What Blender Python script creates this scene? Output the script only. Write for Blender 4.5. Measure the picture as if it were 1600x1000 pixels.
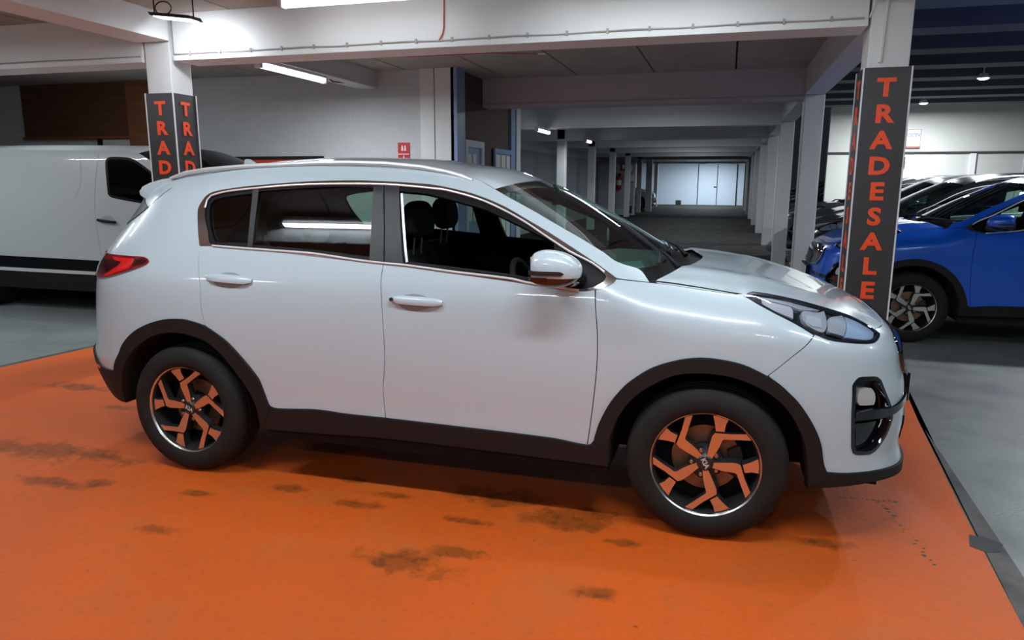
import bpy, bmesh, math, random
from mathutils import Vector, Matrix, geometry
random.seed(7)
for o in list(bpy.data.objects): bpy.data.objects.remove(o)
SC = bpy.context.scene
COL = SC.collection
# ---------------------------------------------------------------- camera
def set_camera():
    yaw, pitch, roll, F = -0.2831, 0.1893, 0.0032, 1139.8
    cy, sy, cp, sp = math.cos(yaw), math.sin(yaw), math.cos(pitch), math.sin(pitch)
    f = Vector((sy*cp, cy*cp, -sp)); r = Vector((cy, -sy, 0)); u = r.cross(f)
    c, s = math.cos(roll), math.sin(roll)
    r, u = c*r + s*u, -s*r + c*u
    cam = bpy.data.cameras.new('camera'); cam.sensor_width = 36; cam.lens = 36*F/1600
    cam.clip_start = .05; cam.clip_end = 200
    o = bpy.data.objects.new('camera', cam); COL.objects.link(o)
    m = Matrix((r, u, -f)).transposed().to_4x4(); m.translation = (2.6999, -3.9766, 1.554)
    o.matrix_world = m
    SC.camera = o
set_camera()
# ---------------------------------------------------------------- world, exposure
w = bpy.data.worlds.new('world'); SC.world = w; w.use_nodes = True
w.node_tree.nodes['Background'].inputs[0].default_value = (.55, .6, .7, 1)
w.node_tree.nodes['Background'].inputs[1].default_value = .02
SC.view_settings.view_transform = 'Standard'; SC.view_settings.look = 'None'
SC.view_settings.gamma = 1; SC.view_settings.exposure = 0.0
SC.view_settings.use_curve_mapping = False
TUBE_W = 25.0     # watts of each 1.5 m ceiling tube over the bay
# ---------------------------------------------------------------- materials
MATS = {}
def nodes_of(m):
    m.use_nodes = True
    return m.node_tree, m.node_tree.nodes['Principled BSDF']
def mat(name, col, rough=.5, metal=0., coat=0., spec=.5, noise=None, bump=None, coat_rough=.03):
    """procedural principled material; noise=(scale, amount) varies colour, bump=(scale, strength)"""
    if name in MATS: return MATS[name]
    m = bpy.data.materials.new(name); nt, b = nodes_of(m)
    b.inputs['Base Color'].default_value = (*col, 1); b.inputs['Roughness'].default_value = rough
    b.inputs['Metallic'].default_value = metal; b.inputs['Specular IOR Level'].default_value = spec
    b.inputs['Coat Weight'].default_value = coat; b.inputs['Coat Roughness'].default_value = coat_rough
    if noise or bump:
        tc = nt.nodes.new('ShaderNodeTexCoord')
    if noise:
        n = nt.nodes.new('ShaderNodeTexNoise'); n.inputs['Scale'].default_value = noise[0]; n.inputs['Detail'].default_value = 6
        nt.links.new(tc.outputs['Object'], n.inputs['Vector'])
        mx = nt.nodes.new('ShaderNodeMix'); mx.data_type = 'RGBA'
        k = noise[1]
        mx.inputs[6].default_value = (*[c*(1-k) for c in col], 1); mx.inputs[7].default_value = (*[min(1, c*(1+k)) for c in col], 1)
        nt.links.new(n.outputs['Fac'], mx.inputs[0]); nt.links.new(mx.outputs[2], b.inputs['Base Color'])
    if bump:
        n2 = nt.nodes.new('ShaderNodeTexNoise'); n2.inputs['Scale'].default_value = bump[0]; n2.inputs['Detail'].default_value = 5
        nt.links.new(tc.outputs['Object'], n2.inputs['Vector'])
        bp = nt.nodes.new('ShaderNodeBump'); bp.inputs['Strength'].default_value = bump[1]; bp.inputs['Distance'].default_value = .01
        nt.links.new(n2.outputs['Fac'], bp.inputs['Height']); nt.links.new(bp.outputs['Normal'], b.inputs['Normal'])
    MATS[name] = m
    return m
def emit(name, col, s):
    m = bpy.data.materials.new(name); nt, b = nodes_of(m)
    b.inputs['Base Color'].default_value = (.9, .9, .9, 1)
    b.inputs['Emission Color'].default_value = (*col, 1); b.inputs['Emission Strength'].default_value = s
    MATS[name] = m; return m
def glass(name, tint, refl_boost=1.0, rough=.0):
    m = bpy.data.materials.new(name); m.use_nodes = True; nt = m.node_tree; nt.nodes.clear()
    out = nt.nodes.new('ShaderNodeOutputMaterial'); tr = nt.nodes.new('ShaderNodeBsdfTransparent'); gl = nt.nodes.new('ShaderNodeBsdfGlossy')
    fr = nt.nodes.new('ShaderNodeFresnel'); fr.inputs['IOR'].default_value = 1.5*refl_boost
    mx = nt.nodes.new('ShaderNodeMixShader'); tr.inputs[0].default_value = (*tint, 1); gl.inputs['Roughness'].default_value = rough
    gl.inputs['Color'].default_value = (.95, .97, 1, 1)
    nt.links.new(fr.outputs[0], mx.inputs[0]); nt.links.new(tr.outputs[0], mx.inputs[1]); nt.links.new(gl.outputs[0], mx.inputs[2])
    nt.links.new(mx.outputs[0], out.inputs[0])
    MATS[name] = m; return m
mat('paint_white', (.54, .64, .70), .28, coat=1.0)
mat('paint_blue', (.004, .11, .70), .3, metal=.1, coat=1.0)
mat('paint_black', (.006, .006, .008), .3, coat=1.0)
mat('paint_charcoal', (.022, .023, .025), .3, coat=1.0)
mat('paint_navy', (.008, .014, .035), .3, coat=1.0)
mat('paint_grey', (.10, .105, .11), .3, metal=.3, coat=1.0)
mat('paint_silver', (.25, .28, .32), .3, metal=.5, coat=1.0)
mat('paint_van', (.56, .60, .61), .38, coat=.5)
mat('cladding', (.013, .011, .011), .6, spec=.3, noise=(30, .15), bump=(220, .12))
mat('gloss_black', (.004, .005, .008), .06, coat=1.0)
mat('satin_black', (.005, .005, .006), .5, spec=.15)
mat('pillar_black', (.022, .022, .023), .45, spec=.3)
mat('gap', (.004, .004, .005), .9)
mat('chrome', (.62, .58, .57), .16, metal=1.0)
mat('rail_silver', (.62, .64, .66), .3, metal=.25)
mat('rubber', (.014, .0137, .0133), .75, spec=.3, noise=(18, .35), bump=(90, .1))
mat('alloy_face', (.74, .70, .67), .27, metal=1.0)
mat('alloy_dark', (.028, .029, .031), .38, metal=.3)
mat('steel_nut', (.45, .45, .46), .3, metal=1.0)
mat('brake_disc', (.34, .22, .14), .5, metal=.8, noise=(40, .3))
mat('brake_dark', (.03, .028, .026), .6)
mat('cabin', (.009, .009, .010), .8)
mat('seat_cloth', (.012, .012, .013), .85, bump=(300, .1))
mat('headliner', (.22, .24, .235), .9)
mat('dash', (.24, .27, .26), .8)
mat('lamp_red', (.22, .004, .012), .08, coat=1.0)
mat('lamp_red_bright', (.72, .012, .010), .12, coat=1.0)
mat('lamp_red_dark', (.045, .002, .004), .08, coat=1.0)
mat('lamp_bezel', (.020, .021, .026), .2, coat=.6)
mat('lamp_reflector', (.72, .72, .74), .25, metal=.5)
mat('lamp_grey', (.52, .50, .51), .35)
mat('lamp_blue', (.55, .66, .80), .2, metal=.3)
mat('amber_dark', (.05, .010, .006), .3)
mat('plate_yellow', (.75, .72, .68), .4)
mat('paper', (.42, .62, .60), .7)
glass('glass_side', (.58, .74, .67), .96)
glass('glass_tint', (.36, .47, .42), .98)
glass('glass_screen', (.64, .86, .78), 1.22)
glass('glass_lamp', (.90, .94, 1.0), .86)
glass('glass_dark', (.05, .06, .06), 1.0)
# ---------------------------------------------------------------- mesh helpers
def mesh(name, verts, faces, m=None, smooth=False, normals=None):
    me = bpy.data.meshes.new(name); me.from_pydata([tuple(v) for v in verts], [], faces)
    if m: me.materials.append(MATS[m] if isinstance(m, str) else m)
    if smooth or normals: me.polygons.foreach_set('use_smooth', [True]*len(me.polygons))
    me.update()
    if normals: me.normals_split_custom_set_from_vertices([tuple(n) for n in normals])
    return me
def obj(name, me, parent=None, loc=(0, 0, 0), rot=(0, 0, 0), scale=None):
    o = bpy.data.objects.new(name, me); COL.objects.link(o); o.location = loc; o.rotation_euler = rot
    if scale: o.scale = scale
    if parent: o.parent = parent
    return o
def tag(o, label=None, cat=None, group=None, kind=None):
    if label: o['label'] = label
    if cat: o['category'] = cat
    if group: o['group'] = group
    if kind: o['kind'] = kind
    return o
def empty(name, loc=(0, 0, 0), rz=0.): 
    o = bpy.data.objects.new(name, None); COL.objects.link(o); o.location = loc; o.rotation_euler = (0, 0, rz); o.empty_display_size = .2
    return o
class MB:
    def __init__(s): s.v = []; s.f = []
    def add(s, vs, fs):
        b = len(s.v); s.v += [tuple(v) for v in vs]; s.f += [tuple(i+b for i in f) for f in fs]; return s
    def box(s, x0, x1, y0, y1, z0, z1):
        return s.add([(x0,y0,z0),(x1,y0,z0),(x1,y1,z0),(x0,y1,z0),(x0,y0,z1),(x1,y0,z1),(x1,y1,z1),(x0,y1,z1)],
                     [(0,3,2,1),(4,5,6,7),(0,1,5,4),(1,2,6,5),(2,3,7,6),(3,0,4,7)])
    def tube(s, pts, r, n=8, caps=True):
        pts = [Vector(p) for p in pts]; rings = []
        up = Vector((0, 0, 1))
        for i, p in enumerate(pts):
            t = (pts[min(i+1, len(pts)-1)]-pts[max(i-1, 0)]).normalized()
            a = t.cross(up); a = a.normalized() if a.length > 1e-3 else Vector((1, 0, 0)); b = a.cross(t)
            rr = r[i] if isinstance(r, (list, tuple)) else r
            rings.append([p+rr*(math.cos(2*math.pi*k/n)*a+math.sin(2*math.pi*k/n)*b) for k in range(n)])
        vs = [v for rg in rings for v in rg]; fs = []
        for i in range(len(pts)-1):
            for k in range(n): fs.append((i*n+k, i*n+(k+1) % n, (i+1)*n+(k+1) % n, (i+1)*n+k))
        if caps: fs += [tuple(range(n-1, -1, -1)), tuple((len(pts)-1)*n+k for k in range(n))]
        return s.add(vs, fs)
    def lathe(s, prof, n=48, closed=False):
        """prof: (radius, y) pairs revolved about the y axis"""
        vs = []; m = len(prof); fs = []
        for k in range(n):
            a = 2*math.pi*k/n
            vs += [(r*math.cos(a), y, r*math.sin(a)) for r, y in prof]
        for k in range(n):
            k2 = (k+1) % n
            for i in range(m-1): fs.append((k*m+i, k2*m+i, k2*m+i+1, k*m+i+1))
        return s.add(vs, fs)
    def prism(s, poly, y0, y1):
        """poly in (x, z), extruded along y"""
        n = len(poly)
        vs = [(x, y0, z) for x, z in poly]+[(x, y1, z) for x, z in poly]
        tris = geometry.tessellate_polygon([[Vector((x, z, 0)) for x, z in poly]])
        fs = [tuple(t) for t in tris]+[tuple(i+n for i in reversed(t)) for t in tris]
        fs += [(i, (i+1) % n, (i+1) % n+n, i+n) for i in range(n)]
        return s.add(vs, fs)
    def mesh(s, name, m, smooth=False, bevel=0., seg=2):
        me = mesh(name, s.v, s.f, m, smooth)
        bm = bmesh.new(); bm.from_mesh(me)
        bmesh.ops.recalc_face_normals(bm, faces=bm.faces)
        if bevel: bmesh.ops.bevel(bm, geom=[e for e in bm.edges if e.calc_face_angle(0) > .5], offset=bevel, segments=seg, affect='EDGES', profile=.6)
        bm.to_mesh(me); bm.free()
        if smooth:
            me.polygons.foreach_set('use_smooth', [True]*len(me.polygons))
            try: me.set_sharp_from_angle(angle=math.radians(38))
            except Exception: pass
        return me
def boxme(name, m, x0, x1, y0, y1, z0, z1, bevel=0.): return MB().box(x0, x1, y0, y1, z0, z1).mesh(name, m, bevel=bevel)
def superell(name, m, a, b, c, e=.75, n=20, k=28, cut=None):
    vs = []; fs = []
    sg = lambda v, p: math.copysign(abs(v)**p, v)
    for i in range(n+1):
        t = -math.pi/2+math.pi*i/n
        for j in range(k):
            q = 2*math.pi*j/k
            vs.append((a*sg(math.cos(t), e)*sg(math.cos(q), e), b*sg(math.cos(t), e)*sg(math.sin(q), e), c*sg(math.sin(t), e)))
    for i in range(n):
        for j in range(k): fs.append((i*k+j, i*k+(j+1) % k, (i+1)*k+(j+1) % k, (i+1)*k+j))
    return mesh(name, vs, fs, m, True)
def text_mesh(name, body, size, m, extrude=.001, bold=.0, sx=1., align='CENTER'):
    cu = bpy.data.curves.new(name, 'FONT'); cu.body = body; cu.size = size; cu.extrude = extrude; cu.offset = bold
    cu.align_x = align; cu.align_y = 'CENTER'; cu.resolution_u = 3
    to = bpy.data.objects.new(name, cu); COL.objects.link(to)
    dg = bpy.context.evaluated_depsgraph_get()
    me = bpy.data.meshes.new_from_object(to.evaluated_get(dg)); bpy.data.objects.remove(to); bpy.data.curves.remove(cu)
    me.transform(Matrix.Scale(sx, 4, (1, 0, 0))); me.materials.clear(); me.materials.append(MATS[m]); me.name = name
    return me
def join_meshes(name, items, m):
    """items: (mesh, matrix)"""
    b = MB()
    for me, mx in items: b.add([mx @ v.co for v in me.vertices], [tuple(p.vertices) for p in me.polygons])
    return mesh(name, b.v, b.f, m)
# ---------------------------------------------------------------- surface materials of the place
def concrete(name, c0, c1, rough, scale=1.2, dark=None):
    m = bpy.data.materials.new(name); nt, b = nodes_of(m); N = nt.nodes.new; L = nt.links.new
    tc = N('ShaderNodeTexCoord'); n1 = N('ShaderNodeTexNoise'); n1.inputs['Scale'].default_value = scale; n1.inputs['Detail'].default_value = 8; n1.inputs['Roughness'].default_value = .62
    L(tc.outputs['Object'], n1.inputs['Vector'])
    rp = N('ShaderNodeValToRGB'); rp.color_ramp.elements[0].position = .32; rp.color_ramp.elements[1].position = .70
    rp.color_ramp.elements[0].color = (*c0, 1); rp.color_ramp.elements[1].color = (*c1, 1)
    L(n1.outputs['Fac'], rp.inputs[0]); L(rp.outputs[0], b.inputs['Base Color'])
    n2 = N('ShaderNodeTexNoise'); n2.inputs['Scale'].default_value = 3; n2.inputs['Detail'].default_value = 4; L(tc.outputs['Object'], n2.inputs['Vector'])
    mr = N('ShaderNodeMapRange'); mr.inputs[1].default_value = .3; mr.inputs[2].default_value = .7; mr.inputs[3].default_value = rough-.12; mr.inputs[4].default_value = rough+.12
    L(n2.outputs['Fac'], mr.inputs[0]); L(mr.outputs[0], b.inputs['Roughness'])
    n3 = N('ShaderNodeTexNoise'); n3.inputs['Scale'].default_value = 60; n3.inputs['Detail'].default_value = 4; L(tc.outputs['Object'], n3.inputs['Vector'])
    bp = N('ShaderNodeBump'); bp.inputs['Strength'].default_value = .15; bp.inputs['Distance'].default_value = .01
    L(n3.outputs['Fac'], bp.inputs['Height']); L(bp.outputs[0], b.inputs['Normal'])
    MATS[name] = m; return m
concrete('concrete_floor', (.15, .168, .163), (.22, .242, .235), .5)
concrete('corridor_floor', (.022, .021, .0205), (.036, .035, .033), .85)
MATS['corridor_floor'].node_tree.nodes['Principled BSDF'].inputs['Specular IOR Level'].default_value = .12
concrete('dark_strip', (.030, .027, .025), (.11, .10, .095), .6, 5)
mat('white_paint', (.74, .75, .75), .55, noise=(1.3, .05), bump=(30, .08))
mat('beam_paint', (.80, .82, .81), .55, noise=(2.0, .05), bump=(40, .06))
mat('beam_paint_pink', (.50, .46, .47), .6, noise=(2.0, .06), bump=(40, .06))
mat('corridor_white', (.62, .64, .66), .6, noise=(1.0, .06))
mat('pillar_paint', (.60, .61, .61), .5, noise=(2.0, .05))
mat('ceiling_board', (.37, .33, .295), .85, noise=(2.5, .25), bump=(60, .2))
mat('ceiling_dark', (.05, .042, .038), .9)
mat('hall_ceiling', (.078, .088, .095), .8, noise=(2, .2))
mat('hall_wall', (.56, .57, .54), .6, noise=(.6, .08))
mat('grey_wall', (.40, .42, .48), .7, noise=(1.5, .08))
mat('far_wall', (.56, .65, .76), .6, noise=(.8, .04))
mat('blue_frame', (.22, .31, .52), .45)
mat('pale_blue', (.50, .56, .64), .5)
mat('door_cream', (.66, .68, .64), .5)
mat('seam', (.035, .035, .035), .8)
mat('cable_grey', (.40, .38, .36), .6)
mat('cable_black', (.02, .02, .02), .6)
mat('cable_red', (.62, .10, .09), .5)
mat('plastic_white', (.75, .75, .74), .4)
mat('sign_dark', (.042, .038, .042), .42, noise=(3, .12))
mat('sign_orange', (1.0, .085, .014), .45)
mat('sign_edge', (.80, .80, .82), .35)
mat('sign_red', (.55, .012, .012), .4)
mat('sign_white', (.80, .78, .74), .5)
mat('poster_orange', (.72, .085, .02), .5, noise=(6, .15))
mat('poster_black', (.008, .008, .009), .4)
mat('ext_red', (.42, .015, .015), .3)
mat('lamp_metal', (.02, .02, .03), .4)
mat('cctv_blue', (.14, .22, .52), .5)
mat('cctv_red', (.30, .09, .08), .5)
emit('tube_glow', (.93, .95, 1.0), 6)
emit('flood_glow', (.85, .92, 1.0), 9)
def brick_mat(name, c0, c1, mortar, bump, bw=.225, bh=.075, rough=.75):
    m = bpy.data.materials.new(name); nt, b = nodes_of(m); N = nt.nodes.new; L = nt.links.new
    tc = N('ShaderNodeTexCoord'); mp = N('ShaderNodeMapping'); mp.inputs['Rotation'].default_value = (math.pi/2, 0, 0)
    sw = N('ShaderNodeSeparateXYZ'); cb = N('ShaderNodeCombineXYZ'); L(tc.outputs['Object'], sw.inputs[0])
    ad = N('ShaderNodeMath'); ad.operation = 'ADD'; L(sw.outputs[0], ad.inputs[0]); L(sw.outputs[1], ad.inputs[1])
    L(ad.outputs[0], cb.inputs[0]); L(sw.outputs[2], cb.inputs[1])
    br = N('ShaderNodeTexBrick'); br.inputs['Scale'].default_value = 1; br.inputs['Brick Width'].default_value = bw; br.inputs['Row Height'].default_value = bh
    br.inputs['Mortar Size'].default_value = .006; br.inputs['Mortar Smooth'].default_value = .4
    br.inputs['Color1'].default_value = (*c0, 1); br.inputs['Color2'].default_value = (*c1, 1); br.inputs['Mortar'].default_value = (*mortar, 1)
    L(cb.outputs[0], br.inputs['Vector']); L(br.outputs['Color'], b.inputs['Base Color'])
    n = N('ShaderNodeTexNoise'); n.inputs['Scale'].default_value = 25; n.inputs['Detail'].default_value = 5; L(tc.outputs['Object'], n.inputs['Vector'])
    mm = N('ShaderNodeMath'); mm.operation = 'MULTIPLY_ADD'; mm.inputs[1].default_value = -1.0; L(br.outputs['Fac'], mm.inputs[0]); L(n.outputs['Fac'], mm.inputs[2])
    bp = N('ShaderNodeBump'); bp.inputs['Strength'].default_value = bump; bp.inputs['Distance'].default_value = .006
    L(mm.outputs[0], bp.inputs['Height']); L(bp.outputs[0], b.inputs['Normal']); b.inputs['Roughness'].default_value = rough
    MATS[name] = m
brick_mat('white_brick', (.60, .61, .62), (.57, .58, .59), (.56, .57, .58), .22)
brick_mat('brown_brick', (.105, .052, .040), (.085, .042, .033), (.06, .035, .03), .35)
def wood_mat(name, c0, c1):
    m = bpy.data.materials.new(name); nt, b = nodes_of(m); N = nt.nodes.new; L = nt.links.new
    tc = N('ShaderNodeTexCoord'); mp = N('ShaderNodeMapping'); mp.inputs['Scale'].default_value = (1.2, 1.2, 14); L(tc.outputs['Object'], mp.inputs[0])
    n = N('ShaderNodeTexNoise'); n.inputs['Scale'].default_value = 2; n.inputs['Detail'].default_value = 6; L(mp.outputs[0], n.inputs['Vector'])
    rp = N('ShaderNodeValToRGB'); rp.color_ramp.elements[0].color = (*c0, 1); rp.color_ramp.elements[1].color = (*c1, 1); rp.color_ramp.elements[0].position = .3; rp.color_ramp.elements[1].position = .75
    L(n.outputs['Fac'], rp.inputs[0]); L(rp.outputs[0], b.inputs['Base Color']); b.inputs['Roughness'].default_value = .6
    MATS[name] = m
wood_mat('brown_board', (.075, .026, .012), (.14, .055, .025))
wood_mat('brown_post', (.16, .055, .02), (.24, .09, .035))
def orange_floor():
    m = bpy.data.materials.new('orange_floor'); nt, b = nodes_of(m); N = nt.nodes.new; L = nt.links.new
    tc = N('ShaderNodeTexCoord'); P = tc.outputs['Object']
    def noise(s, d=6, r=.6):
        n = N('ShaderNodeTexNoise'); n.inputs['Scale'].default_value = s; n.inputs['Detail'].default_value = d; n.inputs['Roughness'].default_value = r; L(P, n.inputs['Vector']); return n.outputs['Fac']
    def mix(f, a, c):
        x = N('ShaderNodeMix'); x.data_type = 'RGBA'; L(f, x.inputs[0])
        for i, v in ((6, a), (7, c)):
            if isinstance(v, tuple): x.inputs[i].default_value = (*v, 1)
            else: L(v, x.inputs[i])
        return x.outputs[2]
    def math_(op, a, c=None, d=None):
        x = N('ShaderNodeMath'); x.operation = op
        for i, v in enumerate((a, c, d)):
            if v is None: continue
            if isinstance(v, (int, float)): x.inputs[i].default_value = v
            else: L(v, x.inputs[i])
        return x.outputs[0]
    def ramp(f, a, c):
        x = N('ShaderNodeMapRange'); x.interpolation_type = 'SMOOTHSTEP'; x.inputs[1].default_value = a; x.inputs[2].default_value = c; L(f, x.inputs[0]); return x.outputs[0]
    big = noise(.55, 3); mid = noise(2.6, 8, .65); fine = noise(22, 6, .7); pit = noise(75, 3, .6)
    col = mix(ramp(big, .35, .65), (.58, .100, .0105), (.66, .105, .0078))
    col = mix(math_('MULTIPLY', ramp(mid, .46, .72), .6), col, (.50, .125, .028))          # worn, pinkish grey wear
    col = mix(math_('MULTIPLY', ramp(fine, .52, .72), .5), col, (.42, .088, .017))
    d = noise(7, 8, .7)
    stains = [(-1.02,-.88,.55,.13),(-.72,-.86,.42,.06),(-.62,-1.22,.26,.06),(-.35,-1.16,.12,.045),(-1.96,.23,.34,.09),(-1.25,-.1,.12,.05),(.335,-1.5,.12,.05),(.20,-1.12,.10,.04),(.62,-.93,.10,.045),(1.72,-.72,.27,.12),(2.06,-.86,.22,.12),(2.2,-.78,.16,.08),
              (1.48,-1.44,.22,.10),(1.68,-1.30,.14,.05),(1.06,-1.0,.13,.06),(1.20,-.86,.10,.035),(1.62,-1.02,.13,.04),(3.2,-.77,.11,.06),(2.35,-1.02,.08,.04),(2.30,-1.45,.09,.05),(-.2,-.45,.10,.05),(.9,-.75,.09,.035)]
    tot = None
    sx = N('ShaderNodeSeparateXYZ'); L(P, sx.inputs[0])
    for (x, y, rx, ry) in stains:
        dx = math_('DIVIDE', math_('SUBTRACT', sx.outputs[0], x), rx); dy = math_('DIVIDE', math_('SUBTRACT', sx.outputs[1], y), ry)
        r = math_('SQRT', math_('ADD', math_('MULTIPLY', dx, dx), math_('MULTIPLY', dy, dy)))
        r = math_('ADD', r, math_('MULTIPLY', math_('SUBTRACT', d, .5), 3.2))
        k = math_('SUBTRACT', 1.0, ramp(r, .45, 1.15))
        tot = k if tot is None else math_('MAXIMUM', tot, k)
    col = mix(math_('MULTIPLY', tot, math_('ADD', .62, math_('MULTIPLY', fine, .7))), col, (.33, .066, .005))
    col = mix(math_('MULTIPLY', math_('MULTIPLY', tot, ramp(noise(16, 5), .50, .64)), .6), col, (.11, .030, .005))
    col = mix(math_('MULTIPLY', ramp(noise(12, 5, .75), .655, .71), .7), col, (.10, .035, .015))
    col = mix(math_('MULTIPLY', ramp(noise(3.3, 7, .7), .66, .78), .45), col, (.34, .21, .14))
    L(col, b.inputs['Base Color']); b.inputs['Specular IOR Level'].default_value = .3
    L(math_('ADD', .46, math_('MULTIPLY', mid, .22)), b.inputs['Roughness'])
    bp = N('ShaderNodeBump'); bp.inputs['Strength'].default_value = .34; bp.inputs['Distance'].default_value = .008
    L(math_('ADD', fine, math_('MULTIPLY', pit, .5)), bp.inputs['Height']); L(bp.outputs[0], b.inputs['Normal'])
    MATS['orange_floor'] = m
orange_floor()
# ---------------------------------------------------------------- the building
def S(name, me, parent=None, label=None):
    o = obj(name, me, parent)
    if not parent: o['kind'] = 'structure'
    if label: o['label'] = label
    return o
def flat(name, m, poly, z, th=.002):
    b = MB(); n = len(poly)
    b.add([(x, y, z) for x, y in poly]+[(x, y, z-th) for x, y in poly], [tuple(range(n))]+[tuple(range(2*n-1, n-1, -1))]+[((i+1) % n, i, i+n, (i+1) % n+n) for i in range(n)])
    return b.mesh(name, m)
ZC, ZB = 2.955, 2.562
floor = S('floor', boxme('floor', 'concrete_floor', -14, 15, -9, 48, -.2, 0))
S('floor_orange_bay', flat('floor_orange_bay', 'orange_floor', [(-3.13,-8.9),(3.30,-8.9),(3.72,-2.1),(3.79,-1.24),(3.87,-.17),(3.98,1.1),(4.09,2.16),(4.12,2.6),(-2.76,2.6),(-2.94,1.33),(-3.055,.5)], .004, .003), label='orange painted bay with brown tyre and oil stains')
S('floor_strip_right', flat('floor_strip_right', 'dark_strip', [(3.30,-8.9),(3.46,-8.9),(3.84,-2.1),(3.92,-.85),(4.0,1.31),(4.16,2.6),(4.12,2.6),(4.09,2.16),(3.98,1.1),(3.87,-.17),(3.79,-1.24),(3.72,-2.1)], .0035, .003))
S('floor_strip_left', flat('floor_strip_left', 'dark_strip', [(-3.20,-8.9),(-3.13,-8.9),(-3.055,.5),(-2.94,1.33),(-2.76,2.6),(-2.82,2.6),(-3.01,1.33),(-3.125,.5)], .0035, .003))
S('floor_patch', flat('floor_patch', 'cable_black', [(3.79,-.62),(3.84,-.66),(3.90,-.64),(3.935,-.56),(3.89,-.52),(3.82,-.50)], .0052, .001))
pits = MB()
rp = random.Random(3)
for i in range(30):
    if i < 18: cx, cy = 3.50+.115*i/18+rp.uniform(-.015, .015), -.25-.62*i/18
    else: cx, cy = 3.30+.30*(i-18)/12, -.245+.03*(i-18)/12+rp.uniform(-.006, .006)
    r_ = rp.uniform(.005, .013)
    pits.add([(cx+r_*rp.uniform(.6, 1.5)*math.cos(a), cy+r_*rp.uniform(.6, 1.2)*math.sin(a), .0046) for a in [k*1.05 for k in range(6)]], [tuple(range(6))])
S('floor_pits', pits.mesh('floor_pits', 'dark_strip'))
S('floor_corridor', flat('floor_corridor', 'corridor_floor', [(-3.0,6.4),(3.55,6.4),(3.9,10),(4.2,46),(-3.0,46)], .003, .003))
# walls
S('wall_back', boxme('wall_back', 'white_brick', -13, -.98, 5.1, 5.35, 0, ZC))
S('wall_back_casing', boxme('wall_back_casing', 'white_paint', -1.16, -.70, 5.03, 5.35, 0, ZC-.004))
S('wall_back_casing_seam', boxme('seam', 'seam', -.965, -.957, 5.026, 5.032, 0, ZC-.01))
S('wall_brown', boxme('wall_brown', 'brown_brick', -.98, -.70, 5.35, 7.55, 0, ZC))
S('trim_1', boxme('trim_1', 'blue_frame', -.74, -.655, 5.03, 5.33, 0, ZC-.006))
S('trim_2', boxme('trim_2', 'blue_frame', -.98, -.66, 7.50, 7.72, 0, ZC-.006))
S('trim_3', boxme('trim_3', 'pillar_paint', -.95, -.64, 7.74, 7.98, 0, ZC-.006))
S('trim_4', boxme('trim_4', 'blue_frame', -1.0, -.70, 8.0, 8.14, 0, ZC-.006))
d1 = S('door_1', boxme('door_1', 'blue_frame', -.72, -.675, 5.33, 6.10, 0, 2.075))
S('door_frame', MB().box(-.70, -.645, 5.33, 5.42, 0, 2.08).box(-.70, -.645, 6.0, 6.1, 0, 2.08).box(-.70, -.645, 5.42, 6.0, 1.99, 2.08).mesh('door_frame', 'pale_blue'), d1)
S('door_pane', boxme('door_pane', 'door_cream', -.672, -.664, 5.45, 5.80, 1.0, 1.90), d1)
S('pane_bar', boxme('pane_bar', 'blue_frame', -.668, -.655, 5.62, 5.64, 1.0, 1.90), d1)
d2 = S('door_2', boxme('door_2', 'pale_blue', -.72, -.68, 6.62, 7.50, 0, 2.01))
S('door_frame', MB().box(-.70, -.65, 6.62, 6.68, 0, 2.02).box(-.70, -.65, 6.68, 7.5, 1.95, 2.02).mesh('door_frame', 'blue_frame'), d2)
for y in (6.72, 7.0, 7.26): S('door_panel', boxme('door_panel', 'door_cream', -.68, -.668, y, y+.2, .1, 1.93), d2)
# brown boarded opening high on the back wall, over the van
bb = S('wall_brown_boarding', boxme('boarding', 'brown_board', -7.75, -5.75, 5.04, 5.1, 2.18, ZC-.01))
S('post', boxme('post', 'brown_post', -5.75, -5.38, 5.0, 5.1, 1.9, ZC-.01), bb)
S('lintel', boxme('lintel', 'brown_post', -7.78, -5.75, 5.02, 5.1, 2.14, 2.18), bb)
wl = S('window_1', boxme('window_1', 'hall_wall', -6.30, -5.77, 5.06, 5.1, 1.85, 2.13))
S('window_bar', boxme('window_bar', 'poster_black', -6.38, -6.33, 5.04, 5.1, 1.85, 2.17), wl)
S('wall_left', boxme('wall_left', 'white_paint', -13.2, -13, -9, 5.35, 0, ZC))
S('wall_front', boxme('wall_front', 'white_paint', -13.2, 15, -9.2, -9, 0, 3.7))
S('wall_right', boxme('wall_right', 'hall_wall', 14.8, 15, -9, 17.7, 0, 3.7))
# corridor
S('wall_corridor_left', boxme('wall_corridor_left', 'grey_wall', -3.2, -3.0, 8.1, 46, 0, 2.42))
S('wall_corridor_left_upper', boxme('wall_corridor_left_upper', 'corridor_white', -3.2, -2.98, 8.1, 46, 2.42, ZC))
S('wall_corridor_return', boxme('wall_corridor_return', 'corridor_white', -3.2, -.98, 7.98, 8.1, 0, ZC))
S('wall_far', boxme('wall_far', 'far_wall', -3.2, 6.5, 46, 46.2, 0, ZC))
fd = S('door_3', boxme('door_3', 'far_wall', .80, 3.20, 45.93, 46, 0, 2.62))
for x in (.80, 3.20, 2.0): S('door_joint', boxme('door_joint', 'seam', x-.022, x+.022, 45.90, 45.94, .02, 2.62), fd)
S('door_handle', boxme('door_handle', 'seam', 1.80, 1.95, 45.86, 45.93, 1.15, 1.2), fd)
for x in (1.05, 2.95): S('door_closer', boxme('door_closer', 'seam', x-.2, x+.2, 45.88, 45.93, 2.64, 2.70), fd)
ew = S('wall_extinguisher', boxme('wall_extinguisher', 'grey_wall', -3.0, -1.42, 30, 30.25, 0, ZC))
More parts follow.
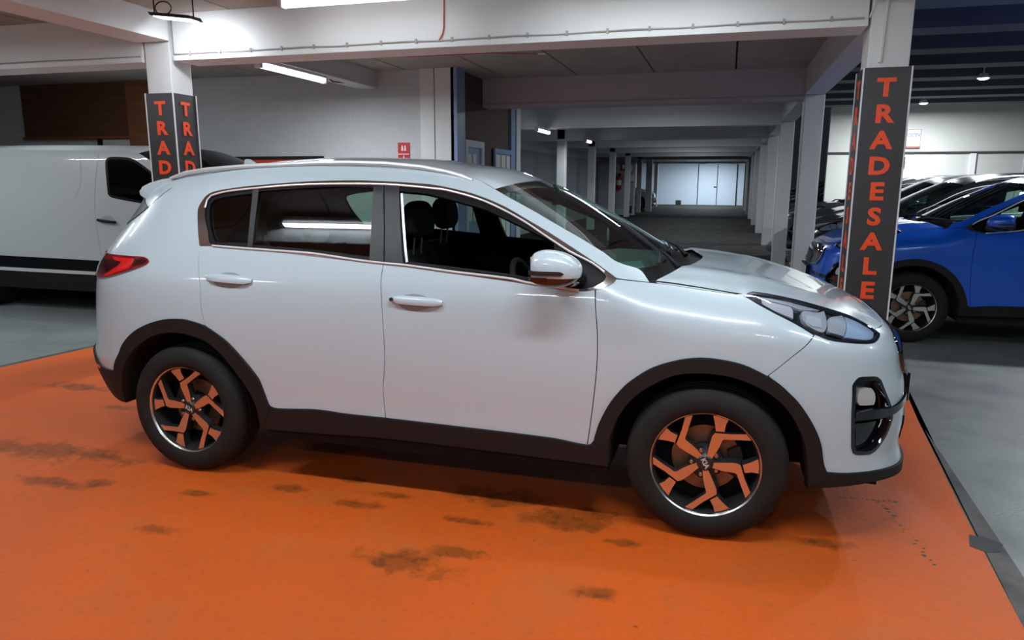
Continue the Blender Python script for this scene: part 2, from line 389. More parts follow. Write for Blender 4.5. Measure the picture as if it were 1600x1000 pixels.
S('baseboard_1', boxme('baseboard_1', 'pale_blue', -2.5, -1.42, 29.97, 30, 0, .28))
S('trim_5', boxme('trim_5', 'far_wall', -1.44, -1.38, 29.98, 30.25, 0, ZC))
def fixture(name, m, x, z, w_, h_, label):
    o = obj(name, MB().box(x-w_/2, x+w_/2, 29.9, 29.97, z-h_/2, z+h_/2).mesh(name, m, bevel=.015))
    tag(o, label, 'wall box'); return o
fixture('alarm_bell', 'plastic_white', -1.60, 2.66, .22, .26, 'white alarm bell high on grey wall beside fire extinguisher')
fixture('wall_box', 'plastic_white', -1.62, 2.14, .2, .36, 'tall white wall box under the alarm bell')
fixture('notice_board', 'plastic_white', -1.58, 1.66, .36, .30, 'blank white notice on grey wall beside fire extinguisher')
fixture('switch_box', 'plastic_white', -1.66, 1.12, .16, .28, 'white switch box below the blank notice')
fixture('call_point', 'blue_frame', -1.58, .68, .20, .24, 'blue call box below the white switch box')
fixture('floor_box', 'seam', -1.62, .26, .3, .34, 'dark box low on grey wall beside skirting')
# ceiling
ceil = S('ceiling', boxme('ceiling', 'ceiling_dark', -13.2, 3.84, -9, 46.2, ZC+.02, ZC+.2))
pm = {}
for (ya, yb) in ((-9, -4.2), (-4.18, 1.58), (1.90, 6.18), (6.50, 10.58), (10.9, 15)):
    x = -13.0
    i = 0
    edges = [-.35+1.02*k for k in range(-13, 5)]
    for k in range(len(edges)-1):
        key = round(yb-ya, 2)
        if key not in pm: pm[key] = boxme('ceiling_panel', 'ceiling_board', .010, 1.010, 0, yb-ya, 0, .03, .004)
        obj('ceiling_panel', pm[key], ceil, (edges[k], ya, ZC-.008))
S('ceiling_corridor', boxme('ceiling_corridor', 'ceiling_board', -3.2, 3.84, 15, 46.2, ZC-.01, ZC+.02))
# beams along x
def xbeam(y, x0, x1, m='beam_paint', name='beam'):
    b = MB().box(x0, x1, y, y+.30, ZB+.03, ZC).box(x0, x1, y-.012, y+.312, ZB, ZB+.045)
    return S(name, b.mesh(name, m, bevel=.006))
rows = [1.585, 6.18, 10.58, 14.98, 19.4, 23.8, 28.2, 32.6, 37.0, 41.4]
xbeam(rows[0], -1.98, 3.53)
xbeam(rows[0], -13, -2.31)
xbeam(-2.432, -13, 3.53)
xbeam(rows[1], -.70, 3.56, 'beam_paint_pink')
for y in rows[2:]: xbeam(y, -3.0, 3.58, 'corridor_white')
# beams along y
S('beam_left', MB().box(-2.34, -2.0, -9, 1.56, 2.725, ZC).mesh('beam_left', 'beam_paint', bevel=.006))
S('beam_right_front', MB().box(3.53, 3.82, -9, 1.56, 2.725, ZC).mesh('beam_right_front', 'beam_paint', bevel=.006))
S('beam_small', MB().box(-2.05, -1.80, 1.9, 5.1, 2.74, ZC).box(-2.06, -1.79, 1.9, 5.1, 2.73, 2.755).mesh('beam_small', 'pillar_paint', bevel=.005))
S('beam_right', MB().box(3.56, 3.80, 1.87, 46, ZB+.06, ZC).mesh('beam_right', 'pillar_paint', bevel=.006))
# columns
def column(x0, x1, y0, y1, z1=ZC, m='pillar_paint'):
    """H section steel column"""
    t = .022; ym = (y0+y1)/2
    b = MB().box(x0, x1, y0, y0+t, 0, z1).box(x0, x1, y1-t, y1, 0, z1).box((x0+x1)/2-.012, (x0+x1)/2+.012, y0+t, y1-t, 0, z1)
    return b
S('column', boxme('column', 'beam_paint', -2.29, -2.03, 1.59, 1.85, 0, ZC, .008))
S('column', boxme('column', 'beam_paint', 3.545, 3.80, 1.59, 1.85, 0, 3.58, .008))
for y in rows[1:]:
    b = MB().box(3.56, 3.80, y-.0, y+.26, 0, ZB+.06)
    S('column', b.mesh('column', 'pillar_paint', bevel=.012))
for y in rows[3:]:
    S('column', boxme('column', 'pillar_paint', -1.62, -1.40, y, y+.24, 0, ZC, .012))
S('column', boxme('column', 'corridor_white', -1.32, -1.02, 34.0, 34.3, 0, ZC, .012))
# hall to the right
S('wall_hall', boxme('wall_hall', 'hall_wall', 5.2, 15, 17.5, 17.7, 0, 3.62))
S('trim_6', boxme('trim_6', 'seam', 5.2, 15, 17.46, 17.5, 2.26, 2.31))
S('trim_7', boxme('trim_7', 'white_paint', 8.55, 8.68, 17.44, 17.5, 0, 2.26))
S('trim_8', boxme('trim_8', 'pale_blue', 9.75, 12.5, 17.45, 17.5, 0, 2.2))
S('trim_9', boxme('trim_9', 'seam', 7.02, 7.07, 17.46, 17.5, 1.9, 2.18))
hc = S('ceiling_hall', boxme('ceiling_hall', 'hall_ceiling', 3.84, 15, -9, 17.7, 3.62, 3.8))
for y in [-1.6+1.62*k for k in range(12)]:
    obj('ceiling_rib', boxme('ceiling_rib', 'hall_ceiling', 3.85, 15, 0, .5, 0, .22) if y == -1.6 else bpy.data.meshes['ceiling_rib'], hc, (0, y, 3.40))
S('wall_hall_header', boxme('wall_hall_header', 'hall_wall', 3.80, 3.86, -9, 46, ZC, 3.62))
# ---------------------------------------------------------------- ceiling lamps
def area(loc, sx, sy, watts, rot=(0, 0, 0), col=(.84, .94, 1.0), spread=math.pi):
    l = bpy.data.lights.new('lamp_light', 'AREA'); l.shape = 'RECTANGLE'; l.size = sx; l.size_y = sy; l.energy = watts; l.color = col; l.spread = spread
    o = bpy.data.objects.new('lamp_light', l); COL.objects.link(o); o.location = loc; o.rotation_euler = rot
    return o
def tube_light(x, y, z, length, along, label, watts=TUBE_W, group=None, hang=0.):
    e = tag(empty('tube_light', (x, y, z), 0 if along == 'x' else math.pi/2), label, 'ceiling lamp', group)
    h = length/2
    obj('lamp_housing', MB().box(-h, h, -.045, .045, .02, .065).mesh('lamp_housing', 'plastic_white', bevel=.006), e)
    obj('diffuser', MB().tube([(-h+.02, 0, 0), (h-.02, 0, 0)], .032, 10).mesh('diffuser', 'tube_glow', True), e)
    for s in (-1, 1): obj('end_cap', MB().box(s*h-.02, s*h+.02, -.04, .04, -.035, .03).mesh('end_cap', 'plastic_white', bevel=.008), e)
    if hang: 
        for s in (-.8, .8): obj('hanger', MB().tube([(s*h, 0, .06), (s*h, 0, .06+hang)], .004, 6).mesh('hanger', 'cable_grey'), e)
    a = area((x, y, z-.04), length-.06 if along == 'x' else .07, .07 if along == 'x' else length-.06, watts)
    a.name = 'lamp_light'; a.parent = e; a.matrix_parent_inverse = e.matrix_basis.inverted()
    return e
tube_light(.0, 1.18, 2.86, 1.25, 'x', 'lit white tube lamp hung before the big white cross beam', 2.5, hang=.03)
tube_light(2.05, 1.0, 2.86, 1.5, 'x', 'lit tube lamp before the right half of the big white cross beam', 9)
tube_light(-1.86, 3.25, 2.68, 1.25, 'y', 'lit tube lamp under the small beam before the white brick wall', 62)
G = 'tube lamps over the orange bay'
for x in (-.02, 2.6, 5.0): tube_light(x, -2.07, 2.86, 1.5, 'x', 'added unseen tube lamp over the orange bay that brightens the beam', TUBE_W*1.35, G)
for x in (-3.4, 1.2, 4.2): tube_light(x, -5.4, 2.86, 1.5, 'x', 'added unseen tube lamp over the orange bay that brightens the beam', TUBE_W*1.5, G)
tube_light(-3.9, -.3, 2.86, 1.5, 'x', 'added unseen tube lamp over the orange bay that brightens the beam', TUBE_W*1.2, G)
tube_light(3.0, -.2, 2.86, 1.2, 'x', 'added unseen tube lamp over the orange bay that brightens the beam', TUBE_W*.4, G)  # unseen lamp added to brighten the right half of the cross beam
tube_light(-6.2, .9, 2.86, 1.5, 'x', 'added unseen tube lamp on the ceiling over the white van', TUBE_W*1.5)  # lamp out of view, added to brighten the van side
tube_light(-5.0, 3.2, 2.88, 1.2, 'x', 'added hidden tube lamp on the ceiling between van roof and brick wall', 9)  # lamp behind the beam, added to light the brick wall
tube_light(1.5, 4.0, 2.88, 1.2, 'x', 'tube lamp on the dark ceiling between the two nearest beams', 14) if False else None
tube_light(-.85, 10.35, 2.50, 1.0, 'y', 'short lit tube lamp in corridor under the first pale beam', 30, hang=.385)
tube_light(-.68, 14.3, 2.50, .7, 'y', 'short lit tube lamp in corridor under the second pale beam', 30, hang=.385)
for y, w_, tx in ((8.7, 40, 'added tube lamp hidden behind the pinkish beam'), (17.2, 48, 'added tube lamp hidden in the third corridor bay'), (22.0, 48, 'added tube lamp hidden in the fourth corridor bay'), (26.4, 48, 'added tube lamp hidden in the fifth corridor bay'), (35.0, 45, 'added tube lamp hidden in the corridor bay with the silver car'), (42.9, 330, 'added tube lamp hidden just before the far white wall')):
    tube_light(1.4, y, 2.87, 1.5, 'x', tx, w_)  # unseen lamps added behind the beams to brighten the corridor and far wall
def spot_light(x, y, z, label, watts):
    e = tag(empty('hall_lamp', (x, y, z)), label, 'ceiling lamp')
    obj('lamp_housing', MB().lathe([(.0, .06), (.06, .06), (.09, 0.), (.10, -.02)], 16).mesh('lamp_housing', 'plastic_white', True), e, rot=(math.pi/2, 0, 0))
    obj('diffuser', superell('diffuser', 'flood_glow', .085, .085, .03, 1., 8, 12), e, (0, 0, -.02))
    obj('stem', MB().tube([(0, 0, .05), (0, 0, 3.63-z)], .012, 8).mesh('stem', 'plastic_white'), e)
    a = area((x, y, z-.06), .15, .15, watts, col=(.9, .95, 1)); a.parent = e; a.matrix_parent_inverse = e.matrix_basis.inverted()
spot_light(6.9, 11.2, 3.36, 'small bright round lamp on dark ribbed hall ceiling', 180)
spot_light(6.95, 15.6, 3.36, 'small bright round lamp close to the pale hall wall', 260)
spot_light(7.0, 5.2, 3.36, 'small round lamp on the ribbed hall ceiling above the blue car', 190)
spot_light(9.5, .5, 3.36, 'small round lamp on the ribbed hall ceiling right of the orange bay', 60)
# flood lamp hung by the left column
fl = tag(empty('flood_lamp', (-1.56, 1.12, 2.80), math.radians(8)), 'flat black flood lamp on a wire bracket before the white column', 'flood lamp')
obj('lamp_housing', MB().add([(-.17, -.08, .035), (.17, -.08, .0), (.17, .09, .01), (-.17, .09, .045), (-.16, -.07, .012), (.185, -.07, -.025), (.185, .1, -.02), (-.16, .1, .02)], [(0, 1, 2, 3), (7, 6, 5, 4), (0, 4, 5, 1), (1, 5, 6, 2), (2, 6, 7, 3), (3, 7, 4, 0)]).mesh('lamp_housing', 'lamp_metal'), fl)
obj('lens', MB().add([(-.14, -.055, .010), (.16, -.055, -.024), (.16, .085, -.018), (-.14, .085, .016), (-.14, -.055, .004), (.16, -.055, -.030), (.16, .085, -.024), (-.14, .085, .010)], [(0, 1, 2, 3), (7, 6, 5, 4), (0, 4, 5, 1), (1, 5, 6, 2), (2, 6, 7, 3), (3, 7, 4, 0)]).mesh('lens', 'flood_glow'), fl)
obj('bracket', MB().tube([(-.165, 0, .04), (-.165, 0, .155)], .006, 6).tube([(.165, 0, .0), (.165, 0, .155)], .006, 6).tube([(-.165, 0, .14), (.165, 0, .14)], .005, 6).mesh('bracket', 'lamp_metal'), fl)
obj('cable', MB().tube([(-.1+.07*math.cos(t)*1, .02, .08+.05*math.sin(t)) for t in [k*.5 for k in range(24)]], .005, 6).mesh('cable', 'cable_black'), fl)
a = area((-1.55, 1.17, 2.765), .28, .12, 8, rot=(math.radians(35), 0, 0), col=(.85, .92, 1)); a.parent = fl; a.matrix_parent_inverse = fl.matrix_basis.inverted()
# ---------------------------------------------------------------- conduits and cables
o = obj('cable', MB().tube([(-13+.6*k, 1.575, ZB+.052+.004*math.sin(k*1.7)) for k in range(18)]+[(-2.33, 1.575, ZB+.05), (-2.33, 1.572, ZB+.04)], .006, 6).mesh('cable', 'cable_grey')); tag(o, 'thin grey cable along the beam left of the column', 'cable')
o = obj('cable', MB().tube([(-1.97, 1.57, ZB+.055)]+[(-1.9+.3*k, 1.570, ZB+.052+.005*math.sin(k*2.1)) for k in range(19)], .006, 6).mesh('cable', 'cable_grey')); tag(o, 'thin grey cable along the bottom edge of the big white beam', 'cable')
for k in range(18):
    obj('cable_clip', bpy.data.meshes['cable_clip'] if k else boxme('cable_clip', 'cable_grey', -.008, .008, -.012, .0, -.012, .022), o, (-1.8+.3*k, 1.574, ZB+.05))
o = obj('cable', MB().tube([(.535, 1.578, 2.95), (.53, 1.576, 2.70), (.52, 1.576, 2.66), (.49, 1.575, 2.615)], .006, 6).mesh('cable', 'cable_red')); tag(o, 'thin red cable hanging down the big white beam', 'cable')
o = obj('cable', MB().tube([(-1.64, 4.0, ZC-.02), (-.6, 4.1, ZC-.02), (.1, 4.1, ZC-.02), (.58, 4.3, ZC-.02)], .006, 6).mesh('cable', 'cable_red')); tag(o, 'red cable running over the dark ceiling to the detector', 'cable')
dt = tag(empty('smoke_detector', (.60, 4.36, ZC-.01)), 'small white smoke detector on the dark ceiling', 'detector')
obj('base', MB().lathe([(0, 0), (.06, 0), (.06, -.02), (.0, -.022)], 20).mesh('base', 'plastic_white', True), dt, rot=(-math.pi/2, 0, 0))
obj('sensor', MB().lathe([(0, -.02), (.045, -.02), (.035, -.06), (.0, -.065)], 20).mesh('sensor', 'plastic_white', True), dt, rot=(math.pi/2, 0, 0), scale=(1, -1, 1))
o = obj('conduit', MB().tube([(3.62, 1.58, 2.33), (3.64, 1.575, 2.86), (3.625, 1.575, 2.90), (3.58, 1.575, 2.92)], .014, 8).mesh('conduit', 'plastic_white', True)); tag(o, 'white conduit running down the column above the sign', 'conduit')
o = obj('cable', MB().tube([(3.53, 1.56, ZB+.05), (3.55, 1.56, ZB+.10), (3.565, 1.56, ZB+.2), (3.55, 1.56, 3.2)], .007, 6).mesh('cable', 'plastic_white')); tag(o, 'white cable climbing the left edge of the column', 'cable')
o = obj('cable', MB().tube([(-1.95, 4.55, 2.74), (-1.93, 4.2, 2.71), (-1.95, 3.95, 2.80), (-1.93, 3.8, 2.93)], .008, 6).mesh('cable', 'cable_black')); tag(o, 'black cable looping up beside the small beam', 'cable')
# ---------------------------------------------------------------- TRADESALE column signs
def column_sign(x0, y0, label, faces):
    wd, z0, z1 = .293, .52, 2.297
    e = tag(empty('column_sign', (x0, y0, 0)), label, 'sign', 'sign boxes around the columns')
    t = .012
    obj('front_board', boxme('front_board', 'sign_dark', .003, wd-.003, 0, t, z0, z1), e)
    obj('back_board', boxme('back_board', 'sign_dark', .003, wd-.003, wd-t, wd, z0, z1), e)
    obj('side_board', boxme('side_board', 'sign_dark', 0, t, .003, wd-.003, z0, z1), e)
    obj('side_board', boxme('side_board', 'sign_dark', wd-t, wd, .003, wd-.003, z0, z1), e)
    c = .005
    for (cx, cy) in ((0, 0), (wd, 0), (0, wd), (wd, wd)):
        obj('corner_trim', boxme('corner_trim', 'sign_edge', cx-c, cx+c, cy-c, cy+c, z0, z1+.002), e)
    items = []
    for i, ch in enumerate('TRADESALE'):
        me = text_mesh('letter', ch, .160, 'sign_orange', .0012, .0062, 1.14)
        items.append((me, Matrix.Translation((0, 0, 2.163-.1705*i)) @ Matrix.Rotation(math.pi/2, 4, 'X')))
    lm = join_meshes('lettering', items, 'sign_orange')
    obj('lettering', lm, e, (wd/2, -.0015, 0))
    obj('lettering', lm, e, (-.0015, wd/2, 0), (0, 0, -math.pi/2))
    obj('lettering', lm, e, (wd+.0015, wd/2, 0), (0, 0, math.pi/2))
column_sign(-2.307, 1.572, 'dark sign box with orange vertical TRADESALE lettering, between white van and white car', 0)
column_sign(3.526, 1.572, 'dark sign box with orange vertical TRADESALE lettering, beside the blue car', 0)
# ---------------------------------------------------------------- wall signs
fs = tag(empty('fire_sign', (-1.43, 5.09, 1.795)), 'red fire sign with white pictogram and arrow on the white brick wall', 'sign')
obj('board', boxme('board', 'sign_red', -.082, .082, -.004, .004, 0, .24), fs)
obj('pictogram', MB().prism([(-.032, .135), (-.008, .135), (-.008, .185), (-.014, .20), (-.02, .212), (-.027, .20), (-.032, .185)], -.007, -.004).prism([(.008, .135), (.036, .135), (.036, .142), (.028, .15), (.036, .165), (.03, .18), (.034, .195), (.02, .205), (.010, .195), (.016, .18), (.008, .165)], -.007, -.004).mesh('pictogram', 'sign_white'), fs)
obj('divider', boxme('divider', 'sign_white', -.078, .078, -.007, -.004, .088, .098), fs)
obj('arrow', MB().prism([(0, .018), (.028, .045), (.010, .042), (.004, .075), (-.004, .075), (-.010, .042), (-.028, .045)], -.007, -.004).mesh('arrow', 'sign_white'), fs)
po = tag(empty('wall_poster', (-3.38, 5.085, 1.1)), 'orange poster in a black frame on the white brick wall', 'poster')
obj('board', boxme('board', 'poster_orange', -.73, .73, -.006, .01, 0, .74), po)
obj('frame', MB().box(-.76, .76, -.012, .012, .725, .77).box(-.76, -.715, -.012, .012, -.02, .725).box(.715, .76, -.012, .012, -.02, .725).box(-.76, .76, -.012, .012, -.03, .0).mesh('frame', 'poster_black'), po)
cs = tag(empty('notice_sign', (7.21, 17.45, 2.40)), 'small white CCTV notice on the pale hall wall', 'sign')
obj('board', boxme('board', 'hall_wall', -.165, .165, -.006, .006, 0, .48), cs)
obj('border', MB().box(-.165, .165, -.01, -.006, .462, .47).box(-.165, -.157, -.01, -.006, 0, .47).box(.157, .165, -.01, -.006, 0, .47).box(-.165, .165, -.01, -.006, 0, .045).mesh('border', 'cctv_red'), cs)
obj('lettering', text_mesh('lettering', 'CCTV', .115, 'cctv_blue', .001, .003), cs, (0, -.008, .32), (math.pi/2, 0, 0))
ex = tag(empty('fire_extinguisher', (-2.09, 29.86, 1.15)), 'red fire extinguisher hung on the grey wall', 'fire extinguisher')
obj('cylinder', MB().lathe([(0, 0), (.10, 0), (.115, .03), (.115, .50), (.07, .60), (.03, .63), (0, .63)], 20).mesh('cylinder', 'ext_red', True), ex, rot=(math.pi/2, 0, 0))
obj('band', MB().lathe([(.117, .2), (.117, .42)], 20).mesh('band', 'sign_white', True), ex, rot=(math.pi/2, 0, 0))
obj('valve', boxme('valve', 'cable_black', -.05, .07, -.03, .03, .62, .74), ex)
obj('hose', MB().tube([(.05, 0, .70), (.14, -.02, .66), (.16, -.02, .45), (.14, -.02, .2)], .016, 6).mesh('hose', 'cable_black', True), ex)
o = obj('fire_notice', boxme('fire_notice', 'ext_red', -2.05, -1.79, 29.96, 29.985, 2.0, 2.34)); tag(o, 'red fire notice above the wall extinguisher', 'sign')
obj('print', boxme('print', 'sign_white', -.05, .06, -.006, 0, .08, .26), o, (-1.92, 29.96, 2.0))
o = obj('floor_stop', boxme('floor_stop', 'cable_black', -.55, -.2, 45.3, 45.6, 0, .3, .02)); tag(o, 'small dark box on the floor before the far white wall', 'box')
# ---------------------------------------------------------------- body surface of the car: P(u, z), u runs along the side and round both ends
def _lerp_spline(tab):
    xs=[a for a,b in tab]; ys=[b for a,b in tab]; n=len(xs)
    d=[(ys[i+1]-ys[i])/(xs[i+1]-xs[i]) for i in range(n-1)]
    m=[d[0]]+[0 if d[i-1]*d[i]<=0 else 2*d[i-1]*d[i]/(d[i-1]+d[i]) for i in range(1,n-1)]+[d[-1]]
    def f(x):
        if x<=xs[0]: return ys[0]+m[0]*(x-xs[0])
        if x>=xs[-1]: return ys[-1]+m[-1]*(x-xs[-1])
        lo,hi=0,n-1
        while hi-lo>1:
            k=(lo+hi)//2
            if xs[k]<=x: lo=k
            else: hi=k
        h=xs[hi]-xs[lo]; t=(x-xs[lo])/h
        return (ys[lo]*(1+2*t)*(1-t)**2+m[lo]*h*t*(1-t)**2+ys[hi]*t*t*(3-2*t)+m[hi]*h*t*t*(t-1))
    return f
W0=_lerp_spline([(.20,.862),(.30,.884),(.40,.892),(.48,.894),(.56,.899),(.70,.906),(.85,.908),(.95,.905),(1.02,.898),(1.06,.889),(1.12,.866),(1.2,.832),(1.3,.785),(1.4,.735),(1.5,.684),(1.6,.630),(1.7,.575)])
XF=_lerp_spline([(.2,3.47),(.25,3.535),(.29,3.56),(.33,3.55),(.4,3.535),(.5,3.545),(.65,3.535),(.75,3.515),(.83,3.50),(.88,3.475),(.94,3.425),(1.0,3.37),(1.1,3.28)])
XR=_lerp_spline([(.2,-.72),(.3,-.81),(.4,-.885),(.5,-.935),(.57,-.945),(.64,-.915),(.8,-.895),(1.0,-.865),(1.1,-.83),(1.2,-.76),(1.3,-.675),(1.4,-.60),(1.5,-.55),(1.6,-.48)])
XCF,XCR=2.5,.3
NE=3.5
# reference cap: arclength table of unit superellipse scaled (1.02,.9)
def _cap():
    A,Bv=1.02,.9; pts=[]
    N=400
    for i in range(N+1):
        a=math.pi/2*i/N
        pts.append((math.sin(a)**(2/NE),math.cos(a)**(2/NE)))
    L=[0]
    for i in range(N): L.append(L[-1]+math.hypot((pts[i+1][0]-pts[i][0])*A,(pts[i+1][1]-pts[i][1])*Bv))
    return pts,L
_cp,_cl=_cap(); CAPL=_cl[-1]
def cap(s):
    s=min(max(s,0),CAPL); lo,hi=0,len(_cl)-1
    while hi-lo>1:
        k=(lo+hi)//2
        if _cl[k]<=s: lo=k
        else: hi=k
    t=(s-_cl[lo])/(_cl[hi]-_cl[lo])
    return (_cp[lo][0]*(1-t)+_cp[hi][0]*t,_cp[lo][1]*(1-t)+_cp[hi][1]*t)
UF=XCF+CAPL; UR=XCR-CAPL
# top edge of the side patch z=T(u)
T=_lerp_spline([(UR,1.55),(-.45,1.56),(-.2,1.565),(0,1.587),(.25,1.607),(.6,1.62),(1.0,1.613),(1.35,1.585),(1.6,1.54),(1.85,1.44),(2.1,1.29),(2.3,1.175),(2.42,1.135),(2.6,1.117),(2.8,1.10),(2.95,1.095),(3.1,1.073),(3.3,1.03),(3.45,.975),(3.7,.95),(UF,.945)])
RD=_lerp_spline([(UR,.05),(1.9,.06),(2.2,.07),(2.5,.12),(2.9,.135),(3.2,.11),(3.5,.04),(UF,.03)])
RR=_lerp_spline([(UR,.12),(2.0,.13),(2.5,.2),(3.2,.2),(3.5,.1),(UF,.08)])
def rnd(u,z):
    t=T(u); s=(T(u+.01)-T(u-.01))/.02
    d=(t-z)/math.sqrt(1+s*s)
    r,dep=RR(u),RD(u)
    q=1-d/r
    return dep*q*q if q>0 else 0.
def base(u,z):
    w=W0(z)
    if u>XCF:
        a,b=cap(u-XCF); return XCF+(XF(z)-XCF)*a, w*b
    if u<XCR:
        a,b=cap(XCR-u); return XCR+(XR(z)-XCR)*a, w*b
    return u,w
def P(u,z,off=0.):
    x,y=base(u,z)
    r=rnd(u,z)-off
    if r:
        e=.004
        x1,y1=base(u+e,z); x0,y0=base(u-e,z)
        tx,ty=x1-x0,y1-y0; l=math.hypot(tx,ty) or 1
        nx,ny=-ty/l,tx/l
        x-=nx*r; y-=ny*r
    return (x,-y,z)
